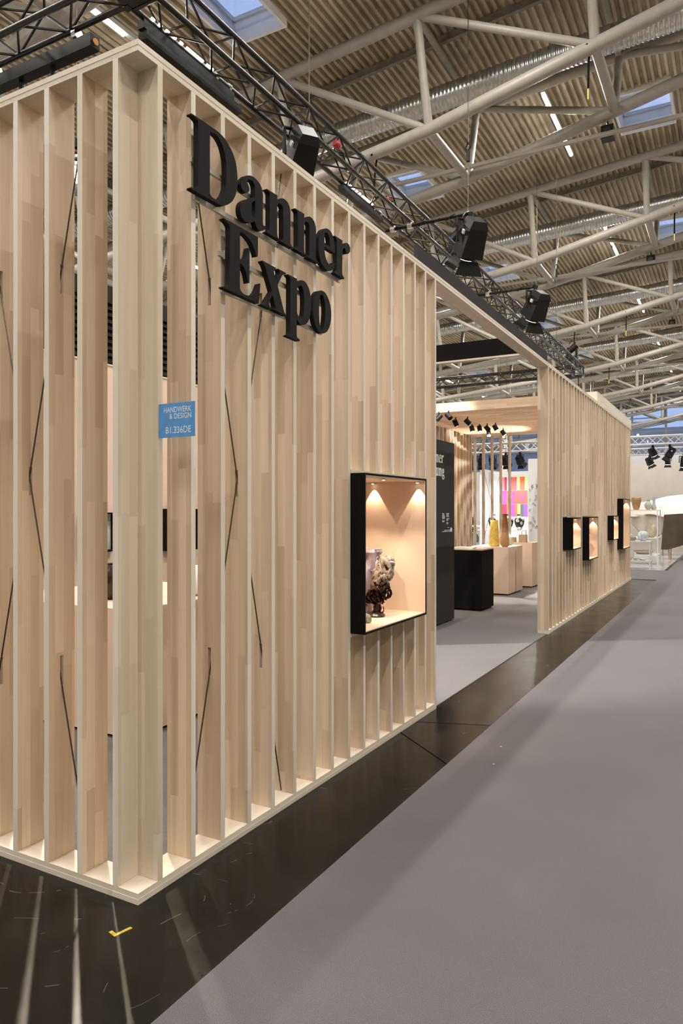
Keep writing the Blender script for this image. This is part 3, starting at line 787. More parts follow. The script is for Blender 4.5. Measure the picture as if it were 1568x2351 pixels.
# blue stand-number sign, a small flag standing out from the corner post
bs = thing('stand_sign', 'blue flag sign reading HANDWERK & DESIGN B1.336DE standing out from the corner post', 'sign', (0.1, .12, 1.96))
MB().box(.0005, .1925, .1195, .1225, 1.896, 2.038).build('panel', 'sign_blue', bs)
def sign_text(txt, height, width, x_right, z):
    me = text_mesh(txt, 1.0, 'white_ink', .0, 1.0, 'LEFT')
    xs = [v.co.x for v in me.vertices]; ys = [v.co.y for v in me.vertices]
    kx = width / (max(xs) - min(xs)); ky = height / (max(ys) - min(ys))
    x0 = min(xs); y0 = min(ys)
    for v in me.vertices:
        v.co = Vector((x_right - width + (v.co.x - x0) * kx, .1190, z + (v.co.y - y0) * ky)) - bs.location
    link_mesh('lettering', me, bs)
sign_text('HANDWERK', .0225, .147, .1745, 1.9995)
sign_text('& DESIGN', .0222, .116, .1745, 1.9725)
sign_text('B1.336DE', .0275, .135, .1735, 1.913)

# ------------------------------------------------------------------ display cases in the slat wall
def niche(a, b, c, d, label, depth=.50, lamps=(), power=3.0, wash=0.0):
    """black-edged box standing 10 cm proud of the slats, lined with pale veneer, open to the front"""
    r = thing('display_case', label, 'display case', (-.1, (a + b) / 2, c), 'lit display cases in the slat wall')
    e = .012; x0, x1 = -depth, .10
    fr = [MB().box(x0, x1, a, a + e, c, d), MB().box(x0, x1, b - e, b, c, d), MB().box(x0, x1, a + e, b - e, c, c + e), MB().box(x0, x1, a + e, b - e, d - e, d)]
    for m in fr: m.build('frame_board', 'black_fabric', r)
    l = .006; g = .001
    ya, yb, za, zb = a + e + g, b - e - g, c + e + g, d - e - g
    xf = x1 - .004
    MB().box(x0 + .002, x0 + .002 + l, ya, yb, za, zb).build('back_panel', 'veneer', r)
    x0b = x0 + .009
    MB().box(x0b, xf, ya, ya + l, za, zb).build('side_panel', 'veneer', r)
    MB().box(x0b, xf, yb - l, yb, za, zb).build('side_panel', 'veneer', r)
    MB().box(x0b, xf, ya + l + g, yb - l - g, za, za + l).build('bottom_panel', 'veneer', r)
    MB().box(x0b, xf, ya + l + g, yb - l - g, zb - l, zb).build('top_panel', 'veneer', r)
    for x, y in lamps:
        s = MB().tube((x, y, zb - l - .012), (x, y, zb - l - .0005), .014, 12).build('downlight', 'chrome', r, True)
        MB().tube((x, y, zb - l - .0135), (x, y, zb - l - .0125), .010, 12).build('lens', 'lamp_warm', s, True)
        lamp('downlight_lamp', 'SPOT', r, (x, y, zb - l - .016), (0, 0, -1), power, WARM, 64, .10, .006)
    if wash:                       # second row of lamps, tilted to wash the far side of the case
        for x, y in lamps[len(lamps) // 2:]:
            lamp('downlight_lamp', 'SPOT', r, (x, y, zb - l - .016), (0, .45, -.89), wash, WARM, 74, .5, .01)
    return za + l
a, b, c, d = NICHES['big']
zf = niche(a, b, c, d, 'large lit display case with two glass sculptures, left of the entrance', .5, ((-.322, b - .048), (.046, b - .048), (-.322, a + .38), (.046, a + .38)), 6.0, 22.0)
far_lab = ['small square lit case, first of the four cases from the entrance', 'tall lit case, second of the four cases from the entrance',
           'small lit case partly hidden by the tallest case', 'tallest lit case at the far end of the slat wall']
FL = []
for (a, b, c, d), lb in zip(FAR, far_lab):
    FL.append(niche(a, b, c, d, lb, .4, ((.02, b - .050), (-.02, a + .22)), 4.0, 12.0))

# sculptures in the large case
kn = thing('knotted_sculpture', 'glossy sculpture of looped coils, dark below and silver above, on a round foot', 'sculpture', (-.125, 2.44, zf))
rnd = random.Random(11)
mb = MB()
def coil(mb, c, R, r, nrm, arc, st):
    q = Vector(nrm).normalized(); a = q.orthogonal().normalized(); b = q.cross(a); n = max(7, int(arc / .5))
    pts = [Vector(c) + (a * math.cos(st + arc * k / n) + b * math.sin(st + arc * k / n)) * R * (1 + .25 * math.sin(3 * k / n)) + q * (k / n - .5) * R * .9 for k in range(n + 1)]
    mb.path(pts, [r * (.5 + .7 * math.sin(math.pi * min(max(k / n, .12), .88))) for k in range(n + 1)], 6)
for k in range(95):
    t = rnd.random(); z = .115 + .285 * t
    rad = (.056 if t < .45 else .036) * (0.65 + .45 * rnd.random())
    if t > .8: rad *= .75
    an = rnd.random() * 6.283
    sway = .075 * t
    cc = (-.125 + sway * .87 + rad * math.cos(an), 2.44 + sway * .5 + rad * math.sin(an), zf + z)
    coil(mb, cc, .018 + .018 * rnd.random() + (.006 if t > .5 else 0), .006 + .004 * rnd.random() + (.004 if t > .45 else 0), (rnd.uniform(-1, 1), rnd.uniform(-1, 1), rnd.uniform(-.6, .6)), rnd.uniform(2.5, 6), rnd.random() * 6)
mb.lathe([(.02, .03), (.03, .06), (.026, .09), (.045, .12), (.056, .17), (.050, .22), (.036, .28), (.02, .33)], 14, (-.115, 2.445, zf), lambda t, z: 1 + .15 * math.sin(3 * t + z * 40))
mb.build('coils', 'lustre_glaze', kn, True)
coil_h = MB(); coil(coil_h, (-.075, 2.42, zf + .075), .035, .005, (.3, .9, .1), 5.6, .5); coil(coil_h, (-.20, 2.40, zf + .06), .03, .007, (.4, .8, .4), 5.0, 1.5); coil_h.build('handle', 'lustre_glaze', kn, True)
MB().lathe([(.062, 0.0005), (.066, .012), (.058, .022), (.045, .030), (.024, .042), (.018, .06)], 20, (-.125, 2.44, zf)).build('foot', 'dark_vessel', kn, True)

lv = thing('glass_vessel', 'tall lilac crumpled glass vessel behind the left edge of the large case', 'vessel', (-.295, 2.57, zf))
prof = [(.05, .0005), (.06, .02), (.065, .08), (.08, .16), (.10, .25), (.115, .33), (.12, .38), (.105, .40), (.13, .45), (.125, .472), (.10, .465), (.10, .38), (.05, .05)]
MB().lathe(prof, 44, (-.295, 2.57, zf), lambda t, z: 1 + .10 * math.sin(5 * t + 25 * z) + .08 * math.sin(11 * t - 28 * z) + .06 * math.sin(4 * t + 70 * z)).build('vessel_body', 'lilac_glass', lv, True)
for k in range(34):
    mb = MB()
    an = rnd.random() * 6.283; z = .10 + .35 * rnd.random(); rad = .06 + .12 * z
    coil(mb, (-.295 + rad * math.cos(an), 2.57 + rad * math.sin(an), zf + z), .014 + .018 * rnd.random(), .006, (math.cos(an), math.sin(an), rnd.uniform(-.5, .5)), 3.5, rnd.random() * 6)
    mb.build('ribbon', 'lilac_glass', lv, True)
o = MB().lathe([(.022, .0005), (.032, .012), (.03, .035), (.02, .055), (.008, .062)], 18, (-.055, 2.15, zf), lambda t, z: 1 + .12 * math.sin(5 * t)).build('glass_pebble', 'moss_glass', None, True, at=(-.055, 2.15, zf))
tag(o, 'small mossy green glass lump on the floor of the large case', 'glass object')
# small works in the far cases
o = MB().lathe([(.03, .0005), (.02, .05), (.035, .10), (.02, .16), (.03, .22), (.018, .30), (.03, .36), (.015, .40)], 14, (-.02, 10.12, FL[1]), lambda t, z: 1 + .25 * math.sin(3 * t + 40 * z)).build('figurine', 'white_paint', None, True, at=(-.02, 10.12, FL[1]))
tag(o, 'slim white figurine in the second small lit case', 'figurine')
o = MB().lathe([(.04, .0005), (.05, .05), (.035, .12), (.045, .2), (.02, .26)], 14, (-.06, 14.2, FL[3]), lambda t, z: 1 + .2 * math.sin(4 * t + 30 * z)).build('figurine', 'sand_ceramic', None, True, at=(-.06, 14.2, FL[3]))
tag(o, 'small sandy figurine at the bottom of the tallest lit case', 'figurine')

# ------------------------------------------------------------------ inside the stand
def plinth(name, label, x0, x1, y0, y1, h, body, top=None, toe=True):
    r = thing(name, label, 'plinth', ((x0 + x1) / 2, (y0 + y1) / 2, .006))
    MB().box(x0 + .03, x1 - .03, y0 + .03, y1 - .03, .0065, .03).build('toe_base', 'black_fabric', r)
    z1 = h - (.02 if top else 0)
    MB().box(x0, x1, y0, y1, .03, z1).build('body', body, r)
    if top: MB().box(x0 - .002, x1 + .002, y0 - .002, y1 + .002, z1 + .0005, h).build('top_board', top, r)
    return r
plinth('plinth', 'square black plinth with a pale top beside the black text wall', -2.02, -1.38, 8.79, 9.40, .985, 'black_fabric', 'veneer')
plinth('plinth', 'pale wooden plinth under the tall yellow and amber vases', -2.35, -1.61, 11.10, 11.585, .91, 'veneer')
plinth('plinth', 'pale wooden plinth directly behind the one with the tall vases', -2.35, -1.60, 11.60, 12.06, .91, 'veneer')
plinth('plinth', 'pale wooden plinth carrying two cartons, half hidden by the far slat wall', -2.3, -1.56, 12.67, 13.5, .93, 'veneer')
o = MB().box(-2.9, -.3, 12.62, 13.9, .0065, .029).build('low_platform', 'pale_grey', at=(-1.6, 13.2, 0))
bpy.data.objects.remove(o)
plinth('plinth', 'wide pale plinth just behind the corner post, seen through the slats', -3.1, -1.52, 1.47, 3.05, .91, 'veneer')
o = thing('brochure_stack', 'thin stack of white brochures on the black plinth', 'papers', (-1.75, 9.0, .985))
for k in range(3): MB().box(-1.9 + .012 * k, -1.58 + .012 * k, 8.90 + .01 * k, 9.12 + .01 * k, .9855 + .007 * k, .992 + .007 * k).build('brochure', 'paper', o)

# vases on the plinths
def wob(n, a, ph=0): return lambda t, z: 1 + a * math.sin(n * t + ph + 14 * z)
o = MB().lathe([(.085, .0005), (.10, .01), (.098, .06), (.092, .15), (.088, .24), (.085, .33), (.075, .42), (.062, .49), (.058, .502), (.05, .50), (.06, .40), (.07, .05)], 28, (-1.95, 11.33, .91), wob(4, .04)).build('vase', 'yellow_glass', None, True, at=(-1.95, 11.33, .91))
tag(o, 'tall tapering yellow glass vase on the pale plinth', 'vase')
o = MB().lathe([(.055, .0005), (.075, .02), (.085, .08), (.083, .16), (.076, .25), (.07, .36), (.058, .46), (.046, .55), (.042, .60), (.05, .62), (.04, .62), (.032, .55), (.05, .06)], 28, (-1.71, 11.20, .91), wob(5, .04)).build('vase', 'amber_glass', None, True, at=(-1.71, 11.20, .91))
tag(o, 'tall slender amber-brown glass vase with a narrow neck', 'vase')
o = MB().lathe([(.07, .0005), (.095, .02), (.105, .09), (.095, .16), (.07, .20), (.045, .24), (.04, .285), (.03, .28), (.06, .12)], 28, (-1.83, 11.80, .91), wob(3, .06)).build('vase', 'pale_glass', None, True, at=(-1.83, 11.80, .91))
tag(o, 'short bulbous pale yellow glass vase behind the amber vase', 'vase')
for x, y, s, hh, lb in ((-1.78, 12.80, .075, .16, 'taller brown carton on the plinth half hidden by the far slat wall'), (-2.02, 12.86, .07, .10, 'lower brown carton left of the taller one on the plinth')):
    r = thing('carton', lb, 'box', (x, y, .93))
    MB().box(x - s, x + s, y - s, y + s, .9305, .93 + hh).build('body', 'carton', r)
    MB().box(x - s, x - .003, y - s - .002, y + s + .002, .93 + hh + .0005, .93 + hh + .004).build('flap', 'carton', r)
    MB().box(x + .003, x + s, y - s - .002, y + s + .002, .93 + hh + .0005, .93 + hh + .004).build('flap', 'carton', r)
o = MB().lathe([(.09, .0005), (.14, .05), (.17, .14), (.16, .22), (.12, .27), (.11, .26), (.14, .15)], 26, (-2.12, 1.9, .91), wob(3, .03)).build('bowl', 'dark_vessel', None, True, at=(-2.12, 1.9, .91))
tag(o, 'dark brown vessel on the wide plinth, seen through the slats left of the corner post', 'vessel')
o = MB().lathe([(.06, .0005), (.11, .04), (.13, .12), (.09, .2), (.06, .24), (.05, .23)], 26, (-1.74, 2.35, .91), wob(4, .03)).build('bowl', 'white_paint', None, True, at=(-1.74, 2.35, .91))
tag(o, 'pale vessel on the wide plinth, seen through the slats right of the corner post', 'vessel')

# black text wall facing the entrance
iw = thing('text_wall', 'tall black panel with white lettering standing inside the entrance', 'display panel', (-1.53, 6.6, .006))
MB().box(-1.60, -1.47, 5.45, 7.77, .03, 2.57).build('panel', 'charcoal_fabric', iw)
for y in (5.6, 6.6, 7.6): MB().tube((-1.535, y, .0065), (-1.535, y, .03), .03, 10).build('foot', 'black_metal', iw)
iw.children[0].data.materials[0] = MATS['charcoal_fabric']
def glyphs(word, y0, z0, scale):
    """white serif word made from the outlines of the big letters; u, t, i, f, g and S drawn here"""
    base = {'D': (.26, 2.985), 'a': (.608, 2.985), 'n': (.828, 2.987), 'e': (1.335, 2.985), 'r': (1.52, 2.985)}
    y = y0
    for ch in word:
        if ch in base:
            lp = loops(ch); bx, bz = base[ch]
            lp = [[((p[0] - bx), (p[1] - bz)) for p in l] for l in lp]
        elif ch == 'u':
            lp = [[(.247 - (p[0] - .828), .225 - (p[1] - 2.987)) for p in l] for l in loops('n')]
        elif ch == 'i':
            lp = [[(0, 0), (.10, 0), (.10, .012), (.085, .02), (.085, .22), (.0, .22), (0, .21), (.018, .2), (.018, .02), (0, .012)], [(.02, .26), (.085, .26), (.085, .315), (.02, .315)]]
        elif ch == 't':
            lp = [[(.03, .03), (.06, 0), (.12, .005), (.14, .04), (.13, .045), (.105, .03), (.09, .045), (.09, .195), (.135, .195), (.135, .22), (.09, .22), (.09, .28), (.075, .28), (.03, .215), (0, .205), (0, .195), (.03, .195)]]
        elif ch == 'f':
            lp = [[(0, 0), (.11, 0), (.11, .012), (.09, .02), (.09, .195), (.14, .195), (.14, .22), (.09, .22), (.09, .28), (.105, .305), (.13, .29), (.16, .29), (.16, .32), (.12, .335), (.06, .325), (.03, .28), (.028, .22), (0, .22), (0, .195), (.025, .195), (.025, .02), (0, .012)]]
        elif ch == 'g':
            lp = [smooth_loop([(.09, .225), (.14, .21), (.165, .16), (.15, .10), (.10, .075), (.05, .08), (.06, .06), (.13, .045), (.18, .02), (.185, -.04), (.14, -.09), (.07, -.09), (.01, -.06), (.01, -.01), (.04, .02), (.02, .05), (.04, .09), (.01, .13), (.02, .19)], 3),
                  smooth_loop([(.09, .205), (.11, .18), (.11, .12), (.09, .095), (.07, .12), (.07, .18)], 3), smooth_loop([(.06, .01), (.12, 0), (.15, -.025), (.12, -.065), (.07, -.065), (.045, -.03)], 3)]
        elif ch == 'S':
            lp = [smooth_loop([(.02, .0), (.03, .0), (.05, .02), (.11, -.008), (.19, .03), (.205, .10), (.17, .155), (.10, .20), (.07, .24), (.10, .29), (.15, .28), (.185, .23), (.195, .23), (.19, .325), (.18, .325), (.165, .305), (.11, .328), (.04, .30), (.01, .23), (.04, .165), (.12, .115), (.145, .07), (.11, .02), (.06, .035), (.03, .10), (.02, .10)], 3)]
        w = max(p[0] for l in lp for p in l)
        me = outline_mesh([[(p[0] * scale, p[1] * scale) for p in l] for l in lp], .001, 'white_ink')
        me.transform(Matrix.Translation(-iw.location) @ Matrix(((0, 0, 1, -1.4692), (1, 0, 0, y), (0, 1, 0, z0), (0, 0, 0, 1))))
        link_mesh('lettering', me, iw)
        y += (w + .008) * scale
    return y
def word_w(word):
    W = {'D': .327, 'a': .213, 'n': .247, 'e': .187, 'r': .193, 'u': .247, 'i': .10, 't': .14, 'f': .16, 'g': .185, 'S': .205}
    return sum(W[c] + .008 for c in word)
sc = .49
glyphs('Danner', 7.342 - word_w('Danner') * sc, 2.257, sc)
glyphs('Stiftung', 7.365 - word_w('Stiftung') * sc, 2.074, sc)
rb = random.Random(3)
def small_lines(y0, z0, n, dz, wmax, h, gap=None):
    """columns of copy too small to read: rows of short ink strokes"""
    mb = MB()
    for k in range(n):
        if gap and k in gap: continue
        y = y0; end = y0 + wmax * rb.uniform(.55, 1)
        while y < end:
            w = rb.uniform(.012, .03); mb.box(-1.4697, -1.4690, y, y + w, z0 - k * dz, z0 - k * dz + h); y += w + .004
    mb.build('lettering', 'white_ink', iw)
small_lines(7.283, 1.55, 9, .0145, .10, .008, (6,))
small_lines(7.447, 1.55, 11, .0145, .10, .008, (4, 8))
small_lines(7.49, 1.352, 1, .01, .07, .007)
small_lines(7.36, 1.313, 1, .01, .28, .008); small_lines(7.28, 1.296, 1, .01, .38, .008)
MB().box(-1.4697, -1.4690, 7.60, 7.675, 1.292, 1.335).box(-1.4697, -1.4690, 7.612, 7.663, 1.335, 1.350).build('emblem', 'white_ink', iw)
small_lines(6.70, 1.384, 1, .01, .36, .012); small_lines(6.70, 1.10, 1, .01, .35, .012)

# back wall of the stand with framed niches, side slat wall, slat screen and batten ceiling
bw = thing('back_wall', 'beech back wall of the stand glimpsed through the slats', 'partition', (-5.05, 4, 0))
for k in range(12):
    MB().box(-5.10, -5.05, .15 + .66 * k, .15 + .66 * k + .656, .007, 3.48).build('panel', 'veneer', bw)
MB().box(-5.12, -5.04, .15, 8.07, 3.481, 3.505).build('cap_board', 'wood_y', bw)
MB().box(-5.10, -5.05, 8.08, 15.4, .007, 3.48).build('panel', 'veneer', bw)
for k, (y0, y1, z0, z1) in enumerate(((2.5, 3.05, 1.05, 1.75), (4.1, 4.62, 1.07, 1.57), (5.55, 6.2, 1.02, 1.62), (6.6, 7.2, 1.1, 1.8))):
    r = thing('wall_frame', 'black-edged lit case on the back wall, %s from the left through the slats' % ORD[k].replace('nearest', 'first'), 'display case', (-5.0, (y0 + y1) / 2, z0), 'cases on the back wall')
    e = .02
    for q in ((y0, y0 + e, z0, z1), (y1 - e, y1, z0, z1), (y0 + e, y1 - e, z0, z0 + e), (y0 + e, y1 - e, z1 - e, z1)):
        MB().box(-5.049, -4.90, *q).build('frame_board', 'black_fabric', r)
    MB().box(-5.049, -5.04, y0 + e, y1 - e, z0 + e, z1 - e).build('back_panel', 'white_paint', r)
    lamp('case_lamp', 'SPOT', r, (-4.96, (y0 + y1) / 2, z1 - .03), (0, 0, -1), 2.0, WARM, 110, .3, .02)
    yy = (y0 + y1) / 2
    v = MB().lathe([(.04, .0005), (.09, .05), (.11, .13), (.08, .22), (.05, .27), (.04, .26)], 20, (-4.965, yy, z0 + e), lambda t, z: .6 + .02 * math.sin(3 * t)).build('vessel', ['blue_white', 'copper_brown', 'orange_glaze', 'celadon'][k], None, True, at=(-4.965, yy, z0 + e))
    tag(v, '%s vessel in a lit case on the back wall, seen between slats' % ['bluish white', 'copper brown', 'orange', 'grey green'][k], 'vessel')

sw = thing('slat_wall', 'inner beech slat wall behind the black text wall, under the batten ceiling', 'partition', (-3.30, 9.5, 0))
for i in range(0, 36):
    y = 6.90 + SP * i
    if y > 14.1: break
    link_mesh('slat', slat_mesh(TH, 3.40), sw, Vector((-3.30, y, 0)) - sw.location)
MB().box(-3.47, -3.445, 6.9, 14.1, TH, 3.40).build('backing_board', 'veneer', sw)
MB().box(-3.44, -3.30, 6.9, 14.2, .0065, TH).build('plank', 'wood_y', sw)
MB().box(-3.44, -3.30, 6.9, 14.2, 3.4005, 3.44).build('plank', 'wood_y', sw)
scn = thing('slat_screen', 'open screen of five thin slats with crossed cables at the back of the stand', 'screen', (-2.9, 14.3, 0))
for k in range(5):
    x = -3.335 + .2085 * k
    link_mesh('slat', slat_mesh(TH, 3.35), scn, Vector((x, 14.24, 0)) - scn.location, (0, 0, -math.pi / 2))
MB().box(-3.44, -2.44, 14.24, 14.38, 3.351, 3.375).build('plank', 'wood_x', scn)
MB().box(-3.44, -2.44, 14.24, 14.38, .0065, TH).build('plank', 'wood_x', scn)
MB().tube((-3.25, 14.31, 3.1), (-2.55, 14.31, .35), .004, 6).build('brace_cable', 'cable', scn)
MB().tube((-2.55, 14.31, 3.1), (-3.25, 14.31, .35), .004, 6).build('brace_cable', 'cable', scn)

bc = thing('batten_ceiling', 'ceiling of parallel beech boards over the inner room of the stand', 'ceiling', (-1.7, 12, 3.4))
bat = MB().box(-3.29, -.15, 0, .03, 3.335, 3.495).mesh('batten', 'ceiling_wood')
y = 9.83
while y < 14.2:
    link_mesh('batten', bat, bc, Vector((0, y, 0)) - bc.location)
    y += .155

# small spots under the batten ceiling
def can_spot(p, direction, lit, label, power=40.0, k=0):
    d = Vector(direction).normalized()
    r = thing('ceiling_spot', label, 'spotlight', p, 'small black spots under the batten ceiling')
    P = Vector(p)
    MB().tube(P + Vector((0, 0, .02)), (p[0], p[1], 3.334), .012, 8).build('stem', 'black_metal', r)
    MB().tube(P - d * .06, P + d * .06, .046, 16).build('housing', 'black_metal', r, True)
    if lit:
        MB().tube(P + d * .0605, P + d * .063, .037, 16).build('lens', 'lamp_lit', r)
    lamp('ceiling_spot_lamp', 'SPOT', r, P + d * .075, d, power, NEUTRAL, 42, .5, .03)
CS = [((-2.47, 9.74), (-.5, -.5, -.7), 0), ((-2.26, 9.67), (.7, -.3, -.7), 0), ((-2.47, 10.6), (.25, .5, -.9), 1), ((-2.23, 10.59), (.7, .2, -.7), 0), ((-2.53, 11.74), (.65, -.40, -2.2), 1),
      ((-2.39, 11.79), (.55, -.50, -2.2), 1), ((-2.23, 11.78), (.6, .3, -.8), 0), ((-2.05, 11.74), (.45, .1, -.85), 1), ((-2.48, 12.68), (.62, -1.25, -2.2), 1), ((-2.17, 12.69), (.5, .2, -.8), 1)]
CL = ['leftmost small black spot in the front row', 'second small black spot in the front row', 'lit spot in the second row', 'dark spot turned away in the second row', 'bright round spot, first of the third row',
      'bright round spot, second of the third row', 'dark tilted spot, third of the third row', 'lit spot, last of the third row', 'bright round spot in the back row', 'lit spot at the right of the back row']
for k, ((x, y), d, lit) in enumerate(CS):
    can_spot((x, y, 3.235), d, lit, CL[k] + ' under the batten ceiling', 420.0 if k in (4, 5, 8) else 110.0)

# ------------------------------------------------------------------ black lighting trusses above the stand
TZ = 6.05; TW = .29
def box_truss(name, label, p, q, mat, group, w=TW, cr=.030, br=.0125, step=.36, near=None):
    """four chords p->q, zigzag braces on the four faces; axis is X or Y"""
    P = Vector(p); Q = Vector(q); L = (Q - P).length; d = (Q - P).normalized(); s = Vector((-d.y, d.x, 0))
    r = thing(name, label, 'truss', P + s * w / 2, group)
    off = [(0, 0), (1, 0), (1, 1), (0, 1)]
    cor = [lambda t, a=a, b=b: P + d * t + s * (a * w) + Vector((0, 0, b * w)) for a, b in off]
    for c in cor: MB().tube(c(0), c(L), cr, 10).build('chord', mat, r, True)
    n = int(L / step); far_mb = MB(); cache = {}; cnt = 0
    for f in range(4):
        c0, c1 = cor[f], cor[(f + 1) % 4]
        for k in range(n):
            u, v = (c0, c1) if (k + f) % 2 == 0 else (c1, c0)
            a, b = u(k * step), v((k + 1) * step)
            if near is None or (near[0] <= k * step <= near[1] and cnt < 296):
                key = (f, (k + f) % 2)
                if key not in cache: cache[key] = MB().tube(a - a, b - a, br, 6).mesh('brace', mat, True)
                link_mesh('brace', cache[key], r, a - r.location); cnt += 1
            else: far_mb.tube(a, b, br, 5)
    if far_mb.v:
        o = far_mb.build('brace', mat, r, True); o['kind'] = 'stuff'
    for t in (0, L):
        mb = MB()
        for f in range(4): mb.tube(cor[f](t), cor[(f + 1) % 4](t), cr * .8, 8)
        mb.build('end_frame', mat, r, True)
    return r
YT0, YT1 = 2.48, 22.35
box_truss('lighting_truss', 'long black lighting truss running above the slat wall into the distance', (-2.28, YT0 + .06, TZ), (-2.28, YT1, TZ), 'truss_black', 'black lighting trusses', near=(0, 18))
box_truss('lighting_truss', 'black lighting truss across the top left corner', (-2.59, YT0, TZ), (-9.5, YT0, TZ), 'truss_black', 'black lighting trusses')
box_truss('lighting_truss', 'far black lighting truss crossing above the batten ceiling', (-2.59, YT1 + .02, TZ), (-9.5, YT1 + .02, TZ), 'truss_black', 'black lighting trusses')
cb = thing('truss_corner', 'black corner block joining the two nearest lighting trusses', 'truss corner', (-2.43, 2.43, TZ))
for y, x in ((YT0, -2.58), (YT0, -2.27), (YT0 + .29, -2.27), (YT0 + .29, -2.58)): MB().box(x - .035, x + .035, y - .035 - .29 + .0, y + .035 - .29, TZ - .035, TZ + TW + .035).build('post', 'truss_black', cb)
for z in (TZ, TZ + TW):
    MB().box(-2.58, -2.27, YT0 - .32, YT0 + .02, z - .03, z - .0).build('plate', 'truss_black', cb)

# strips of white lamps and flood bars clamped to the near truss
for y0, y1, lb in ((2.73, 3.60, 'white light strip with bright tubes clamped under the near end of the long truss'), (6.45, 7.25, 'white light strip with bright tubes clamped under the middle of the long truss')):
    r = thing('light_strip', lb, 'stage light', (-2.57, (y0 + y1) / 2, TZ), 'light strips on the truss')
    MB().box(-2.61, -2.53, y0 - .1, y1 + .35, TZ - .12, TZ - .04).build('housing', 'black_metal', r)
    y = y0
    while y < y1:
        w = .035 if (y - y0) < .42 else .24
        MB().tube((-2.535, y, TZ + .02), (-2.535, min(y + w, y1), TZ + .02), .011, 8).build('tube', 'tube_lit', r); y += w + .06
    for yy in (y1 + .06, y1 + .28):
        MB().tube((-2.57, yy, TZ), (-2.57, yy + .035, TZ), .042, 12).build('clamp', 'chrome', r, True)
r = thing('light_bar', 'long black light bar with orange end cap hanging under the near truss', 'stage light', (-2.5, 3.8, TZ - .3), None)
MB().box(-2.62, -2.52, 2.65, 4.06, TZ - .21, TZ - .13).build('bar', 'black_metal', r)
MB().tube((-2.57, 4.061, TZ - .17), (-2.57, 4.075, TZ - .17), .025, 12).build('end_cap', 'orange_paint', r)
for yy in (2.8, 3.4, 3.9): MB().box(-2.58, -2.54, yy, yy + .04, TZ - .13, TZ - .1205).build('hanger', 'chrome', r)
for k, (x, yy) in enumerate(((-3.35, 2.62), (-3.85, 2.62))): pass
r = thing('light_bar', 'black bar with small barn-door spots under the left truss', 'stage light', (-3.9, YT0 - .2, TZ - .25), None)
MB().box(-4.95, -2.98, YT0 - .06, YT0 + .05, TZ - .26, TZ - .14).build('bar', 'black_metal', r)
MB().tube((-2.979, YT0, TZ - .2), (-2.97, YT0, TZ - .2), .03, 12).build('end_cap', 'orange_paint', r)
for x in (-3.25, -4.4): MB().tube((x, YT0, TZ - .05), (x + .05, YT0, TZ - .05), .05, 10).build('clamp', 'chrome', r, True)
for x in (-3.55, -4.0, -4.45, -4.85):
    a = MB().path([(x, YT0, TZ - .26), (x, YT0, TZ - .34), (x + .08, YT0 - .02, TZ - .40), (x + .08, YT0 - .02, TZ - .5)], .022, 6).build('arm', 'black_metal', r)
    MB().add([(x - .06, YT0 - .1, TZ - .52), (x + .12, YT0 - .1, TZ - .47), (x + .12, YT0 + .08, TZ - .47), (x - .06, YT0 + .08, TZ - .52), (x - .06, YT0 - .1, TZ - .49), (x + .12, YT0 - .1, TZ - .44), (x + .12, YT0 + .08, TZ - .44), (x - .06, YT0 + .08, TZ - .49)],
             [(3, 2, 1, 0), (4, 5, 6, 7), (0, 1, 5, 4), (1, 2, 6, 5), (2, 3, 7, 6), (3, 0, 4, 7)]).build('flap', 'black_metal', r)

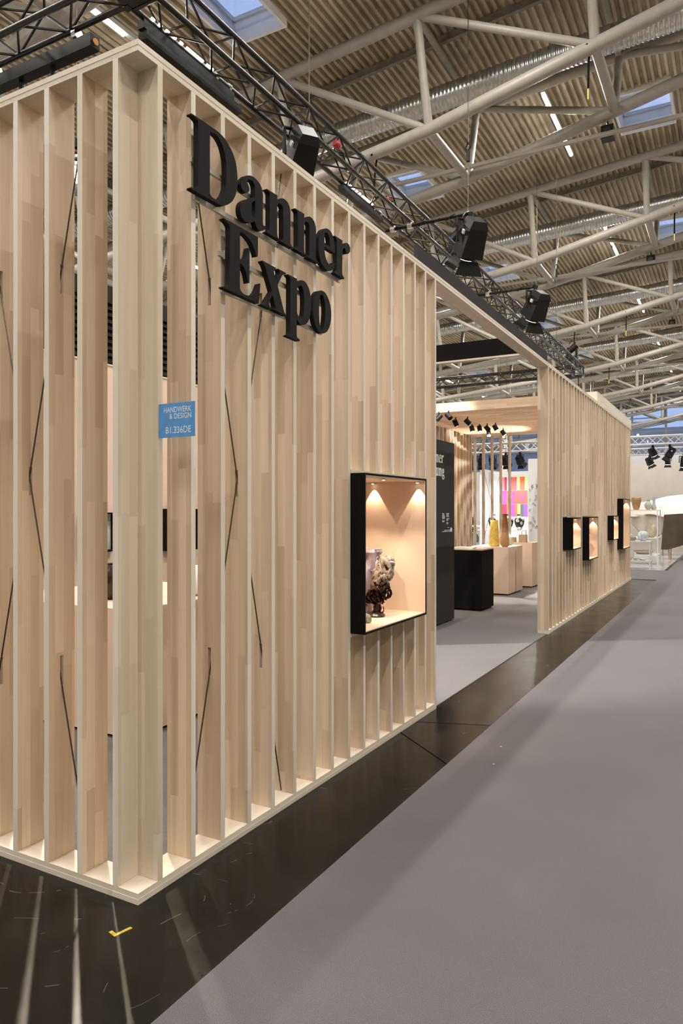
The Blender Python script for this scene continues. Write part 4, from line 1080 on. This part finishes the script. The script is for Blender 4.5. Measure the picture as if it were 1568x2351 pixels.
def stage_spot(pivot, direction, label, s=1.0, lit=True, power=0, group='black stage spots', cat='spotlight', color=NEUTRAL, angle=40):
    """fresnel spot hung from `pivot`: yoke, finned body, lens, four barn-door flaps"""
    d = Vector(direction).normalized(); P = Vector(pivot)
    r = thing('stage_spot', label, cat, P, group)
    cen = P + Vector((0, 0, -.34 * s))
    side = d.cross(Vector((0, 0, 1))).normalized(); upv = side.cross(d)
    M_ = Matrix((( side.x, upv.x, -d.x, cen.x), (side.y, upv.y, -d.y, cen.y), (side.z, upv.z, -d.z, cen.z), (0, 0, 0, 1)))   # local -Z is the beam
    def mb():
        m = MB(); m.m = M_; return m
    mb().frustum(.15 * s, .17 * s, .12 * s, .14 * s, -.16 * s, .20 * s).build('body', 'black_metal', r)
    mb().frustum(.13 * s, .15 * s, .09 * s, .11 * s, .2005 * s, .29 * s).build('rear_cap', 'black_metal', r)
    mb().box(-.150 * s, -.130 * s, -.03 * s, .03 * s, .10 * s, .15 * s).build('rating_label', 'paper', r)
    mb().tube((0, 0, -.161 * s), (0, 0, -.20 * s), .125 * s, 20).build('lens_ring', 'black_metal', r, True)
    mb().tube((0, 0, -.2005 * s), (0, 0, -.206 * s), .11 * s, 20).build('lens', 'lamp_lit' if lit else 'chrome', r, True)
    h, o = .12 * s, .16 * s
    z0, z1 = -.207 * s, -.36 * s; w2 = .19 * s; t = .006
    for a, b, c2, e in (((-h, h, z0), (h, h, z0), (w2, o + .05 * s, z1), (-w2, o + .05 * s, z1)), ((-h, -h, z0), (h, -h, z0), (w2, -o - .05 * s, z1), (-w2, -o - .05 * s, z1)),
                        ((-h, -h, z0), (-h, h, z0), (-o - .05 * s, .16 * s, z1), (-o - .05 * s, -.16 * s, z1)), ((h, -h, z0), (h, h, z0), (o + .05 * s, .16 * s, z1), (o + .05 * s, -.16 * s, z1))):
        c4 = [Vector(q) for q in (a, b, c2, e)]; nrm = (c4[1] - c4[0]).cross(c4[2] - c4[0]).normalized() * t
        mb().add([tuple(q) for q in c4] + [tuple(q + nrm) for q in c4], [(3, 2, 1, 0), (4, 5, 6, 7), (0, 1, 5, 4), (1, 2, 6, 5), (2, 3, 7, 6), (3, 0, 4, 7)]).build('barn_door', 'black_metal', r)
    sd = Vector((side.x, side.y, 0)).normalized() * .185 * s
    MB().path([cen - sd, cen - sd + Vector((0, 0, .29 * s)), cen + sd + Vector((0, 0, .29 * s)), cen + sd], .022 * s, 6).build('yoke', 'black_metal', r)
    MB().tube(P + Vector((0, 0, -.06)), P + Vector((0, 0, .05)), .04, 10).build('clamp', 'black_metal', r, True)
    mb().tube((.05 * s, .15 * s, .22 * s), (.05 * s, .19 * s, .22 * s), .02 * s, 8).build('knob', 'orange_paint', r)
    if power: lamp('stage_spot_lamp', 'SPOT', r, cen + d * .40 * s, d, power, color, angle, .4, .08)
    return r
def arm_pipe(y, label):
    r = thing('outrigger_pipe', label, 'pipe', (-2.0, y, 5.98), 'outrigger pipes on the long truss')
    MB().tube((-2.69, y, 5.98), (-1.27, y, 5.98), .026, 10).build('pipe', 'black_metal', r, True)
    mb = MB(); rr = random.Random(int(y * 10)); 
    mb.path([(-2.69 + .047 * k, y + .033 * math.sin(k * 1.3), 5.98 + .033 * math.cos(k * 1.3)) for k in range(30)], .009, 5)
    mb.build('wound_cable', 'black_gloss', r, True)
    for x in (-2.57, -2.28): MB().tube((x - .035, y, 5.985), (x + .035, y, 5.985), .05, 10).build('clamp', 'aluminium', r, True)
arm_pipe(8.03, 'black cable-wound pipe sticking out of the long truss, holding the larger spot')
arm_pipe(11.98, 'black cable-wound pipe sticking out of the long truss, holding the further spot')
stage_spot((-2.28, 4.86, 6.02), (-.62, .45, -.64), 'large black spot seen from behind, hanging on the near part of the long truss', 1.05, True)
stage_spot((-1.31, 8.03, 5.94), (-.45, .45, -.80), 'large black barn-door spot at the end of the nearer outrigger pipe', 1.15, True, 900, angle=46)
stage_spot((-1.32, 11.98, 5.94), (-.45, .35, -.83), 'black barn-door spot with glowing flaps at the end of the further outrigger pipe', 1.15, True, 900, angle=46)
# lamp that throws the bright stripes through the slats onto the floor in front of the left wall
stage_spot((-5.36, 4.33, 6.35), (4.6, -5.1, -6.0), 'black spot deep inside the stand shining through the left slat wall', 1.0, True, 1600, color=(1.0, .88, .70), angle=20)
o = [q for q in C.objects if q.get('label', '').startswith('black spot deep inside')][0]
MB().tube((-5.36, 4.33, 6.36), (-5.36, 4.33, zDeck(-5.36)), .006, 6).build('suspension_wire', 'cable', o)
stage_spot((-5.45, YT0 + .1, 6.02), (4.2, 2.6, -5.7), 'black spot at the far left end of the top left truss', 1.0, True, 2600, angle=38)

def moving_head(p, label):
    r = thing('moving_head', label, 'stage light', p, 'moving heads on the truss')
    x, y, z = p
    MB().box(x - .16, x + .16, y - .12, y + .12, z + .0005, z + .12).build('base', 'black_metal', r)
    for sx in (-1, 1): MB().box(x + sx * .13 - .03, x + sx * .13 + .03, y - .06, y + .06, z + .121, z + .40).build('arm', 'black_metal', r)
    m = MB(); m.m = Matrix.Translation((x, y, z + .36)) @ Matrix.Rotation(.9, 4, 'Y')
    m.tube((0, 0, -.14), (0, 0, .17), .095, 14, .11).build('head', 'black_gloss', r, True)
    m = MB(); m.m = Matrix.Translation((x, y, z + .36)) @ Matrix.Rotation(.9, 4, 'Y')
    m.tube((0, 0, .171), (0, 0, .175), .085, 14).build('lens', 'chrome', r, True)
    MB().path([(x - .1, y, z + .52), (x - .05, y, z + .6), (x + .05, y, z + .6), (x + .1, y, z + .52)], .015, 6).build('handle', 'black_metal', r)
moving_head((-2.43, 10.6, TZ + TW + .03), 'moving-head light standing on the long truss between the two outrigger pipes')
moving_head((-2.43, 21.3, TZ + TW + .03), 'moving-head light standing on the far end of the long truss')
# cables lying in the truss, a red and a green connector, hoist cables
for y0, y1, sd in ((4.9, 7.6, 5), (8.2, 10.6, 9), (12.2, 15.5, 14)):
    rr = random.Random(sd); n = 24
    o = MB().path([(-2.43 + .07 * math.sin(k * .9 + sd), y0 + (y1 - y0) * k / n, TZ + .10 + .10 * rr.random()) for k in range(n + 1)], .012, 6).build('power_cable', 'black_gloss', None, True)
    o.location = (0, 0, 0)
    tag(o, 'black power cable lying inside the long truss, %s stretch' % {5: 'nearest', 9: 'middle', 14: 'furthest'}[sd], 'cable')
for x, y, z, m, lb in ((-2.30, 5.75, TZ + .17, 'red_paint', 'red plug inside the long truss, nearest one'), (-2.45, 7.6, TZ + .19, 'red_paint', 'red plug inside the long truss, further one'), (-2.60, 5.55, TZ - .03, 'green_tape', 'green tape band on the lower tube of the long truss')):
    o = MB().lathe([(.028, -.05), (.045, -.04), (.045, .03), (.03, .05)] if m == 'red_paint' else [(.028, -.03), (.030, -.028), (.030, .028), (.028, .03)], 12).build('cable_plug' if m == 'red_paint' else 'tape_band', m, None, True)
    o.location = (x, y, z); o.rotation_euler = (1.57, .3, 0) if m == 'red_paint' else (1.57, 0, 0)
    tag(o, lb, 'plug' if m == 'red_paint' else 'tape')
for x, y, z0, lb in ((-2.43, 11.2, TZ + TW + .02, 'thin steel hoist wire with black hook above the outrigger pipe'), (-2.43, 19.0, TZ + TW + .02, 'thin steel hoist wire over the far part of the long truss'), (-2.43, 5.3, TZ + TW + .02, 'thin steel hoist wire at the near part of the long truss')):
    r = thing('hoist_wire', lb, 'wire', (x, y, z0))
    MB().tube((x, y, z0), (x, y, zDeck(x) - .02), .007, 6).build('wire', 'cable', r)
    MB().path([(x, y, z0 + 2.2), (x + .05, y, z0 + 2.28), (x, y, z0 + 2.38), (x - .05, y, z0 + 2.28), (x, y, z0 + 2.2)], .014, 6).build('hook', 'black_metal', r)
    MB().tube((x, y, z0 + 2.0), (x, y, z0 + 2.2), .035, 8).build('weight', 'black_metal', r)

for x, y, lb in ((.733, 2.592, 'tiny white paper scrap on the aisle carpet, further one'), (.787, 2.246, 'tiny white paper scrap on the aisle carpet, nearer one')):
    o = MB().extrude([(-.006, -.003), (.003, -.005), (.006, .002), (-.001, .005)], 0, .0015).build('paper_scrap', 'paper'); o.location = (x, y, .0075); tag(o, lb, 'scrap')
# yellow tape corner on the floor
o = MB().box(-.035, .008, -.010, .004, 0, .0012).box(-.006, .008, .004, .065, 0, .0012).build('tape_mark', 'yellow_tape')
o.location = (.075, -.19, .0002); o.rotation_euler = (0, 0, -.25)
tag(o, 'yellow L-shaped tape mark on the dark floor in front of the corner post', 'tape')

# ------------------------------------------------------------------ pottery stand beyond the far end of the slat wall
o = MB().box(-4.5, 1.4, 28.0, 28.15, 0, 3.43).build('stand_wall', 'cream_wall', at=(-1, 28, 0)); tag(o, 'cream back wall of the pottery stand', 'partition')
o = MB().box(-4.5, 1.4, 28.5, 28.6, 0, 3.78).build('stand_wall', 'pale_grey', at=(-1, 28.5, 0)); tag(o, 'pale grey higher wall behind the cream wall of the pottery stand', 'partition')
box_truss('stand_truss', 'white lattice truss with black spots above the pottery stand', (.62, 23.9, 3.80), (-4.5, 23.9, 3.80), 'white_metal', 'white trusses', .27, .03, .016, .27)
box_truss('stand_truss', 'thin white truss lower down above the pottery stand', (.9, 26.0, 3.62), (-4.5, 26.0, 3.62), 'white_metal', 'white trusses', .22, .02, .011, .22)
o = thing('truss_block', 'white corner block at the right end of the lattice truss', 'truss corner', (.55, 23.7, 3.76))
for dx in (0, .3):
    for dy in (0, .3):
        MB().box(.66 + dx, .70 + dx, 23.55 + dy, 23.59 + dy, 3.76, 4.14).build('post', 'white_metal', o)
for z in (3.74, 4.12): MB().box(.64, 1.02, 23.53, 23.91, z, z + .03).build('plate', 'white_metal', o)
for x, y, z, d, s, lit, lb in ((-.32, 23.9, 3.74, (.4, .2, -.9), .62, True, 'black spot under the white lattice truss, left one'), (.20, 23.9, 3.74, (-.5, -.1, -.85), .75, False, 'black spot under the white lattice truss next to the corner block'),
                              (-.62, 26.0, 3.57, (.4, .2, -.9), .62, True, 'glowing black spot on the thin white truss, left one'), (-.02, 26.0, 3.57, (0, .1, -1), .6, True, 'small black spot on the thin white truss, middle one'),
                              (.50, 26.0, 3.57, (0, .1, -1), .8, True, 'black spot pointing straight down at the right picture edge')):
    stage_spot((x, y, z), d, lb, s, lit, 26 if lit else 0, 'spots of the pottery stand', color=(1, .93, .84), angle=80)

def shelf_unit(label, x0, x1, y0, y1, levels, t=.03):
    r = thing('shelf_unit', label, 'shelf', ((x0 + x1) / 2, (y0 + y1) / 2, .008), 'white metal shelf units')
    for x in (x0, x1 - t):
        for y in (y0, y1 - t): MB().box(x, x + t, y, y + t, .0085, levels[-1] - .03).build('post', 'white_metal', r)
    for z in levels: MB().box(x0 - .002, x1 + .002, y0 - .002, y1 + .002, z - .0295, z).build('shelf', 'white_metal', r)
    return r
shelf_unit('white metal shelf unit nearest to the slat wall end', -.95, .10, 18.72, 19.25, (.24, .77))
shelf_unit('taller white metal shelf unit with big jars on top', -.85, .13, 20.6, 21.5, (.30, .80, 1.62))
def pot(name, label, prof, mat, at, w=None, n=24):
    o = MB().lathe(prof, n, at, w).build(name, mat, None, True, at=at); tag(o, label, 'pot')
    return o
J1 = [(.07, .0005), (.09, .05), (.12, .16), (.14, .26), (.145, .31), (.13, .36), (.09, .385), (.08, .375), (.1, .30), (.06, .03)]
pot('jar', 'large ochre-brown jar on top of the taller shelf unit', J1, 'ochre_ceramic', (-.49, 20.85, 1.62))
J2 = [(.05, .0005), (.09, .06), (.105, .14), (.08, .21), (.045, .25), (.055, .29), (.04, .29), (.03, .2)]
pot('jar', 'grey-green knobbly jar on the taller shelf unit, left of its pair', J2, 'celadon', (-.16, 20.85, 1.62), lambda t, z: 1 + .12 * math.sin(5 * t + 30 * z))
J3 = [(.05, .0005), (.075, .05), (.06, .12), (.04, .18), (.038, .28), (.06, .34), (.05, .38), (.04, .37), (.03, .2)]
pot('jar', 'tall grey-green jar with a flared neck beside the knobbly one', J3, 'celadon', (-.02, 21.0, 1.62), lambda t, z: 1 + .1 * math.sin(4 * t + 30 * z))
B1 = [(.08, .0005), (.15, .08), (.17, .2), (.15, .32), (.08, .40), (.03, .42)]
pot('jar', 'large sandy egg-shaped jar on the middle shelf of the taller unit', B1, 'sand_ceramic', (-.10, 21.0, .80), lambda t, z: 1 + .03 * math.sin(3 * t + 9 * z))
B2 = [(.06, .0005), (.12, .06), (.14, .13), (.12, .21), (.07, .26), (.05, .25)]
pot('pot', 'blue and white crumpled pot on the front shelf unit', B2, 'blue_white', (-.10, 18.95, .77), lambda t, z: 1 + .05 * math.sin(6 * t + 30 * z))
pot('pot', 'small olive pot at the left of the blue and white one', [(.05, .0005), (.085, .04), (.09, .09), (.06, .13), (.04, .12)], 'moss_glass', (-.36, 18.9, .77))
pot('pot', 'grey ribbed pot behind the small olive pot', [(.06, .0005), (.12, .05), (.11, .14), (.05, .19), (.03, .18)], 'grey_ceramic', (-.48, 19.1, .77), lambda t, z: 1 + .06 * math.sin(12 * t))
pot('jar', 'white round jar on the bottom shelf of the front unit', [(.08, .0005), (.16, .07), (.18, .17), (.13, .27), (.05, .31)], 'white_paint', (-.50, 19.0, .24))
pot('bowl', 'small cream bowl on the bottom shelf of the front unit', [(.03, .0005), (.06, .03), (.065, .06), (.055, .06), (.03, .02)], 'sand_ceramic', (-.28, 18.9, .24))
pot('bowl', 'white dish on the bottom shelf of the front unit, right', [(.05, .0005), (.10, .03), (.11, .05), (.10, .05), (.05, .015)], 'white_paint', (-.10, 18.95, .24))
pot('dish', 'wide pale green dish on the bottom shelf of the taller unit', [(.18, .0005), (.26, .06), (.28, .1), (.26, .1), (.17, .02)], 'sand_ceramic', (-.30, 21.0, .30))
# canvas tent hanging over the back of the pottery stand
def tent():
    r = thing('tent_canopy', 'cream canvas tent with radiating seams behind the shelves', 'tent', (0, 26, 1.0))
    ax, az = 1.6, 2.55; n = 60; rows = 14; vs = []; fs = []
    for j in range(rows + 1):
        v = j / rows
        for i in range(n + 1):
            u = i / n; x = -3.2 + 5.6 * u
            ztop = 2.02 + .28 * max(0, 1 - abs(x - ax) / 2.6) - .12 * math.sin(math.pi * max(0, min(1, (x + 2.0) / 1.9)))
            zbot = 1.42 + .05 * math.sin(u * 40)
            z = ztop + (zbot - ztop) * v
            yy = 26.6 - 1.2 * v + .10 * math.sin(u * 70) * v + .05 * math.sin(u * 23 + 4 * v)
            vs.append((x + (x - ax) * .12 * v, yy, z))
    for j in range(rows):
        for i in range(n):
            a = j * (n + 1) + i; fs.append((a, a + 1, a + n + 2, a + n + 1))
    m = MB(); m.add(vs, fs); o = m.build('roof_canvas', 'tent_canvas', r, True); md = o.modifiers.new('thickness', 'SOLIDIFY'); md.thickness = .006
    vs = []; fs = []
    for j in range(11):
        v = j / 10
        for i in range(n + 1):
            u = i / n; x = -3.2 + 3.35 * u; s_ = math.sin(math.pi * min(1, max(0, (x + 1.2) / 1.35)))
            zb = 1.15 - .55 * s_ * (x > -1.2)
            vs.append((x, 25.5 + .10 * math.sin(u * 50) * v + .15 * v * s_, 1.46 + (zb - 1.46) * v))
    for j in range(10):
        for i in range(n):
            a = j * (n + 1) + i; fs.append((a, a + 1, a + n + 2, a + n + 1))
    m = MB(); m.add(vs, fs); o = m.build('side_canvas', 'tent_canvas', r, True); md = o.modifiers.new('thickness', 'SOLIDIFY'); md.thickness = .006
    for x in (-2.6, -.2, .75): MB().tube((x, 26.2, .009), (x, 26.2, 1.7), .025, 8).build('pole', 'carton', r)
tent()
# brown cloth over a display table
dt = thing('draped_table', 'table covered by a dark brown cloth at the right picture edge', 'table', (.75, 23.6, .008))
vs = []; fs = []; n = 48; rows = 10
for j in range(rows + 1):
    v = j / rows
    for i in range(n):
        t = 2 * math.pi * i / n
        cx_, cy_ = .62, 23.9
        sx = max(-1, min(1, 1.35 * math.cos(t))) * .56; sy = max(-1, min(1, 1.35 * math.sin(t))) * .55
        k = 1 + (.10 * math.sin(9 * t) + .05 * math.sin(17 * t)) * v + .06 * v
        vs.append((cx_ + sx * k, cy_ + sy * k, 1.50 + .05 * math.cos(t) * (1 - v) - (1.02 + .16 * math.sin(2 * t)) * v))
for j in range(rows):
    for i in range(n): fs.append((j * n + i, j * n + (i + 1) % n, (j + 1) * n + (i + 1) % n, (j + 1) * n + i))
fs.append(tuple(range(n)))
MB().add(vs, fs).build('cloth', 'drape_brown', dt, True)
for x in (.2, 1.05):
    for y in (23.5, 24.3): MB().tube((x, y, .0085), (x, y, 1.4), .02, 8).build('leg', 'carton', dt)

# ------------------------------------------------------------------ stands seen through the entrance
o = MB().box(-5.35, -3.72, 22.05, 22.15, 0, 2.93).build('stand_wall', 'white_paint', at=(-4.5, 22.1, 0)); tag(o, 'white wall behind the colourful striped poster', 'partition')
o = MB().box(-3.35, -2.35, 19.4, 19.5, 0, 3.15).build('stand_wall', 'white_paint', at=(-3.1, 19.4, 0)); tag(o, 'white panel with faint black drawings right of the striped poster', 'partition')
dr = [o]
rr = random.Random(5); mbp = MB()
for k in range(26):
    x = rr.uniform(-3.3, -3.0); z = rr.uniform(.9, 2.4)
    mbp.path([(x + .03 * math.sin(a * .9 + k), 19.397, z + .045 * math.cos(a * 1.3 + k * 2)) for a in range(6)], .003, 4)
mbp.build('drawing', 'black_metal', o)
o = MB().box(-9.0, -5.45, 24.0, 24.1, 0, 3.05).build('stand_wall', 'cream_wall', at=(-7, 24, 0)); tag(o, 'cream wall behind the person at the counter', 'partition')
o = MB().box(-5.42, -5.36, 21.2, 24.0, 0, 3.0).build('stand_wall', 'pale_grey', at=(-5.4, 22.5, 0)); tag(o, 'pale grey return wall left of the striped poster', 'partition')
po = thing('wall_poster', 'poster of bright vertical stripes with the letters FEV across', 'poster', (-4.5, 22.04, 1.39))
MB().box(-4.98, -4.03, 22.040, 22.048, 1.39, 2.745).build('sheet', 'white_paint', po)
cols = {'k': (.02, .02, .03), 'p': (.80, .25, .38), 'r': (.72, .03, .05), 'w': (.8, .8, .8), 'u': (.42, .06, .45), 'o': (.85, .13, .07), 'y': (.62, .85, .18), 'd': (.10, .12, .13), 'v': (.22, .13, .50), 'm': (.75, .07, .50), 'c': (.35, .03, .12)}
for k, c_ in cols.items(): plain('print_' + k, c_, .6)
def stripes(seq, z0, z1):
    x = -4.98; tot = sum(w for _, w in seq)
    for c_, w in seq:
        w2 = w / tot * .95
        MB().box(x + .0004, x + w2 - .0004, 22.036, 22.0395, z0, z1).build('stripe', 'print_' + c_, po); x += w2
stripes([('k', .5), ('p', 1.4), ('r', 1), ('w', 1), ('u', 1), ('o', 1.6), ('u', .4), ('y', 1.3), ('o', 2), ('y', 1.2)], 2.285, 2.74)
stripes([('w', .4), ('r', 1.5), ('c', .8), ('o', 1.2), ('m', 1), ('u', 1), ('o', 1.1), ('y', 1.2), ('d', 1.2), ('v', 1.2), ('m', .5)], 1.395, 1.82)
stripes([('m', 1.8), ('o', .8), ('r', .6), ('o', 2.2), ('o', 2.0), ('o', 1.0)], 1.825, 2.28)
def print_text(txt, size, x, z, y, mat, root, xs=1.0, name='lettering', rot=0.0):
    me = text_mesh(txt, size, mat, .001, xs)
    me.transform(Matrix.Translation(-root.location) @ Matrix.Translation((x, y, z)) @ Matrix.Rotation(rot, 4, 'Y') @ Matrix.Rotation(math.pi / 2, 4, 'X'))
    link_mesh(name, me, root)
print_text('F', .52, -4.86, 1.865, 22.033, 'print_m', po, .8); print_text('E', .52, -4.60, 1.865, 22.033, 'print_m', po, .8); print_text('V', .52, -4.36, 1.865, 22.033, 'print_m', po, .9)
for x in (-4.86, -4.54):
    for z in (1.83, 1.98, 2.12, 2.26): MB().box(x, x + .05, 22.029, 22.0315, z, z + .07 if z < 2.2 else z + .02).build('stripe', 'print_u', po)
bn = thing('hanging_banner', 'narrow white banner with vertical lettering EXEMPLA above the poster', 'banner', (-4.87, 22.5, 3.0))
MB().box(-5.12, -4.86, 22.5, 22.51, 2.96, 4.75).build('cloth', 'white_paint', bn)
print_text('EXEMPLA', .25, -4.90, 3.28, 22.497, 'print_k', bn, 1.05, rot=-math.pi / 2)
for z in (4.755,): MB().tube((-5.14, 22.505, z), (-4.84, 22.505, z), .012, 8).build('rod', 'aluminium', bn)
for x in (-5.1, -4.88): MB().tube((x, 22.505, 4.77), (x, 22.505, zDeck(x)), .004, 5).build('wire', 'cable', bn)
tb = thing('display_table', 'white display table under the striped poster carrying patterned vases', 'table', (-4.4, 20.6, 0))
MB().box(-5.2, -3.75, 20.3, 20.9, .94, .98).build('tabletop', 'white_paint', tb)
for x in (-5.17, -3.80):
    for y in (20.33, 20.85): MB().box(x, x + .03, y, y + .03, .0005, .939).build('leg', 'white_metal', tb)
V1 = [(.07, .0005), (.10, .06), (.14, .18), (.16, .28), (.15, .36), (.08, .42), (.07, .46), (.09, .5), (.08, .5), (.06, .42), (.1, .2)]
for x, lb in ((-3.93, 'black and white patterned vase on the white table, right one'), (-4.28, 'black and white patterned vase on the white table, middle one'), (-4.78, 'black and white patterned vase on the white table, left one')):
    o = MB().lathe(V1, 22, (x, 20.6, .98)).build('vase', 'black_white_glaze', None, True, at=(x, 20.6, .98)); tag(o, lb, 'vase')
o = MB().box(-3.85, -3.62, 18.7, 18.86, .75, 1.05).build('book', 'red_paint', at=(-3.7, 18.8, .75)); bpy.data.objects.remove(o)
# white counter, glassware and the person behind it
ct = thing('counter', 'white counter with a lower glass shelf behind the slat screen', 'counter', (-5.9, 22.0, 0))
MB().box(-7.3, -5.55, 22.3, 22.8, 1.02, 1.07).build('worktop', 'white_paint', ct)
for x in (-7.28, -6.2, -5.6):
    for y in (22.32, 22.75): MB().box(x, x + .03, y, y + .03, .0005, 1.019).build('leg', 'aluminium', ct)
MB().box(-7.3, -5.55, 22.3, 22.8, .45, .47).build('shelf', 'window_glass', ct)
MB().box(-7.3, -5.55, 22.3, 22.8, .80, .82).build('shelf', 'white_metal', ct)
for k, (x, z, s_, m, lb) in enumerate(((-5.95, .47, .13, 'green_glass', 'round green glass vessel on the lower shelf of the counter'), (-5.66, .47, .10, 'celadon', 'small grey-green pot on the lower shelf of the counter'), (-5.72, 1.07, .12, 'grey_ceramic', 'spiky grey pot on top of the counter'), (-6.1, .82, .08, 'green_glass', 'small green glass on the upper shelf of the counter'))):
    o = MB().lathe([(.3 * s_, .0005), (.9 * s_, .5 * s_), (s_, s_), (.8 * s_, 1.5 * s_), (.3 * s_, 1.8 * s_), (.25 * s_, 2.2 * s_), (.2 * s_, 2.2 * s_)], 20, (x, 22.5, z), (lambda t, z: 1 + .25 * math.sin(8 * t + 50 * z)) if 'spiky' in lb else None).build('vessel', m, None, True, at=(x, 22.5, z)); tag(o, lb, 'vessel')
box_truss('stand_truss', 'aluminium truss with black spots above the stands behind the slat screen', (-2.6, 20.0, 3.42), (-8.5, 20.0, 3.42), 'aluminium', 'white trusses', .27, .025, .014, .27)
tr_ = [q for q in C.objects if q.get('label', '').startswith('aluminium truss with black spots')][0]
for x in (-3.2, -7.8): MB().tube((x, 19.87, 3.69), (x, 19.87, zDeck(x)), .006, 5).build('suspension_wire', 'cable', tr_)
for k, x in enumerate((-5.35, -5.0, -4.62, -4.2, -3.75)):
    stage_spot((x, 20.0, 3.36), (.1 * (k - 2), .6, -.75), 'black spot under the aluminium truss behind the slat screen, %s from the left' % ORD[k].replace('nearest', 'first'), .62, k in (0, 3), 130 if k in (0, 2, 3) else 0, 'spots behind the slat screen', color=(1, .96, .9), angle=90)

def make_person():
    r = thing('person', 'person with short brown hair in dark clothes looking down behind the counter', 'person', (-6.46, 23.2, 0))
    pts = [(0, 0, .95), (0, 0, 1.15), (0, -.02, 1.38), (0, -.05, 1.50), (.02, -.10, 1.60),                      # pelvis, waist, chest, neck, head
           (-.09, 0, .90), (-.10, -.02, .50), (-.10, .02, .08), (-.10, -.12, .04),
           (.09, 0, .90), (.10, -.02, .50), (.10, .02, .08), (.10, -.12, .04),
           (-.18, -.01, 1.40), (-.24, -.03, 1.14), (-.14, -.26, 1.12), (.18, -.01, 1.40), (.25, -.04, 1.14), (.20, -.28, 1.14)]
    ed = [(0, 1), (1, 2), (2, 3), (3, 4), (0, 5), (5, 6), (6, 7), (7, 8), (0, 9), (9, 10), (10, 11), (11, 12), (2, 13), (13, 14), (14, 15), (2, 16), (16, 17), (17, 18)]
    rad = [.15, .13, .15, .055, .05, .095, .065, .045, .035, .095, .065, .045, .035, .065, .05, .035, .065, .05, .035]
    me = bpy.data.meshes.new('body'); me.from_pydata(pts, ed, []); me.update()
    o = link_mesh('body', me, r)
    o.modifiers.new('skin', 'SKIN')
    if not me.skin_vertices: 
        bm = bmesh.new(); bm.from_mesh(me); bm.verts.layers.skin.verify(); bm.to_mesh(me); bm.free()
    for k, sv in enumerate(me.skin_vertices[0].data): sv.radius = (rad[k], rad[k]); sv.use_root = (k == 0)
    sb = o.modifiers.new('smooth', 'SUBSURF'); sb.levels = 2; sb.render_levels = 2
    dg = bpy.context.evaluated_depsgraph_get(); me2 = bpy.data.meshes.new_from_object(o.evaluated_get(dg))
    o.modifiers.clear(); o.data = me2; me2.materials.clear(); me2.materials.append(mat_of('dark_cloth'))
    me2.polygons.foreach_set('use_smooth', [True] * len(me2.polygons))
    m = MB(); m.m = Matrix.Translation((.02, -.11, 1.50)) @ Matrix.Rotation(.30, 4, 'X')
    m.lathe([(.03, -.01), (.048, .02), (.066, .05), (.076, .10), (.078, .15), (.068, .195), (.04, .225), (.01, .232)], 18, (0, 0, 0))
    m.add([(-.012, -.074, .09), (.012, -.074, .09), (0, -.10, .085), (0, -.076, .13)], [(0, 1, 2), (1, 3, 2), (3, 0, 2)])
    for sx in (-1, 1): m.lathe([(.004, 0), (.018, .012), (.018, .035), (.004, .05)], 8, (sx * .078, .01, .08))
    hd = MB(); hd.v = [tuple(Vector(p) + r.location) for p in m.v]; hd.f = m.f; h = hd.build('head', 'skin', r, True)
    m2 = MB(); m2.m = m.m
    m2.lathe([(.080, .10), (.087, .14), (.080, .20), (.05, .24), (.01, .25)], 18, (0, .014, 0)); 
    for sx in (-1, 1): m2.lathe([(.006, -.006), (.009, 0), (.006, .006)], 8, (sx * .028, -.070, .115))
    hh = MB(); hh.v = [tuple(Vector(p) + r.location) for p in m2.v]; hh.f = m2.f; hh.build('hair', 'hair_brown', h, True)
    for hx, hy, hz in ((-.14, -.27, 1.115), (.20, -.29, 1.135)):
        b = MB(); b.v = []; 
        P = Vector((hx, hy, hz)) + r.location
        b.path([P + Vector((0, .03, 0)), P, P + Vector((0, -.06, -.005))], [.026, .034, .030], 8)
        for k in range(4):
            q = P + Vector((-.026 + .017 * k, -.06, -.004)); ln = (.055, .066, .062, .048)[k]
            b.path([q, q + Vector((0, -ln * .5, .004)), q + Vector((0, -ln, -.02))], [.009, .0085, .007], 6)
        q = P + Vector((-.03 if hx > 0 else .03, -.015, 0)); sx = -1 if hx > 0 else 1
        b.path([q, q + Vector((sx * .02, -.025, -.003)), q + Vector((sx * .022, -.05, -.012))], [.011, .010, .008], 6)
        b.build('hand', 'skin', r, True)
plain('dark_cloth', (.02, .018, .02), .85); plain('skin', (.55, .32, .22), .5); plain('hair_brown', (.09, .04, .018), .6)
make_person()
[q for q in C.objects if q.name == 'person'][0].scale = (.92, .92, .92)

# far end of the neighbouring stand behind the stand's left side, seen above the back wall through the slats
r = thing('louvre_panel', 'black louvred panel above the back wall, seen between the corner slats', 'panel', (-6.2, 5.6, 0))
for z in (0.0,):
    MB().box(-6.25, -6.2, 4.4, 8.0, .0005, 5.0).build('backing', 'black_metal', r)
for k in range(12): MB().box(-6.199, -6.15, 4.4, 8.0, 3.62 + .10 * k, 3.67 + .10 * k).build('slat', 'black_metal', r)
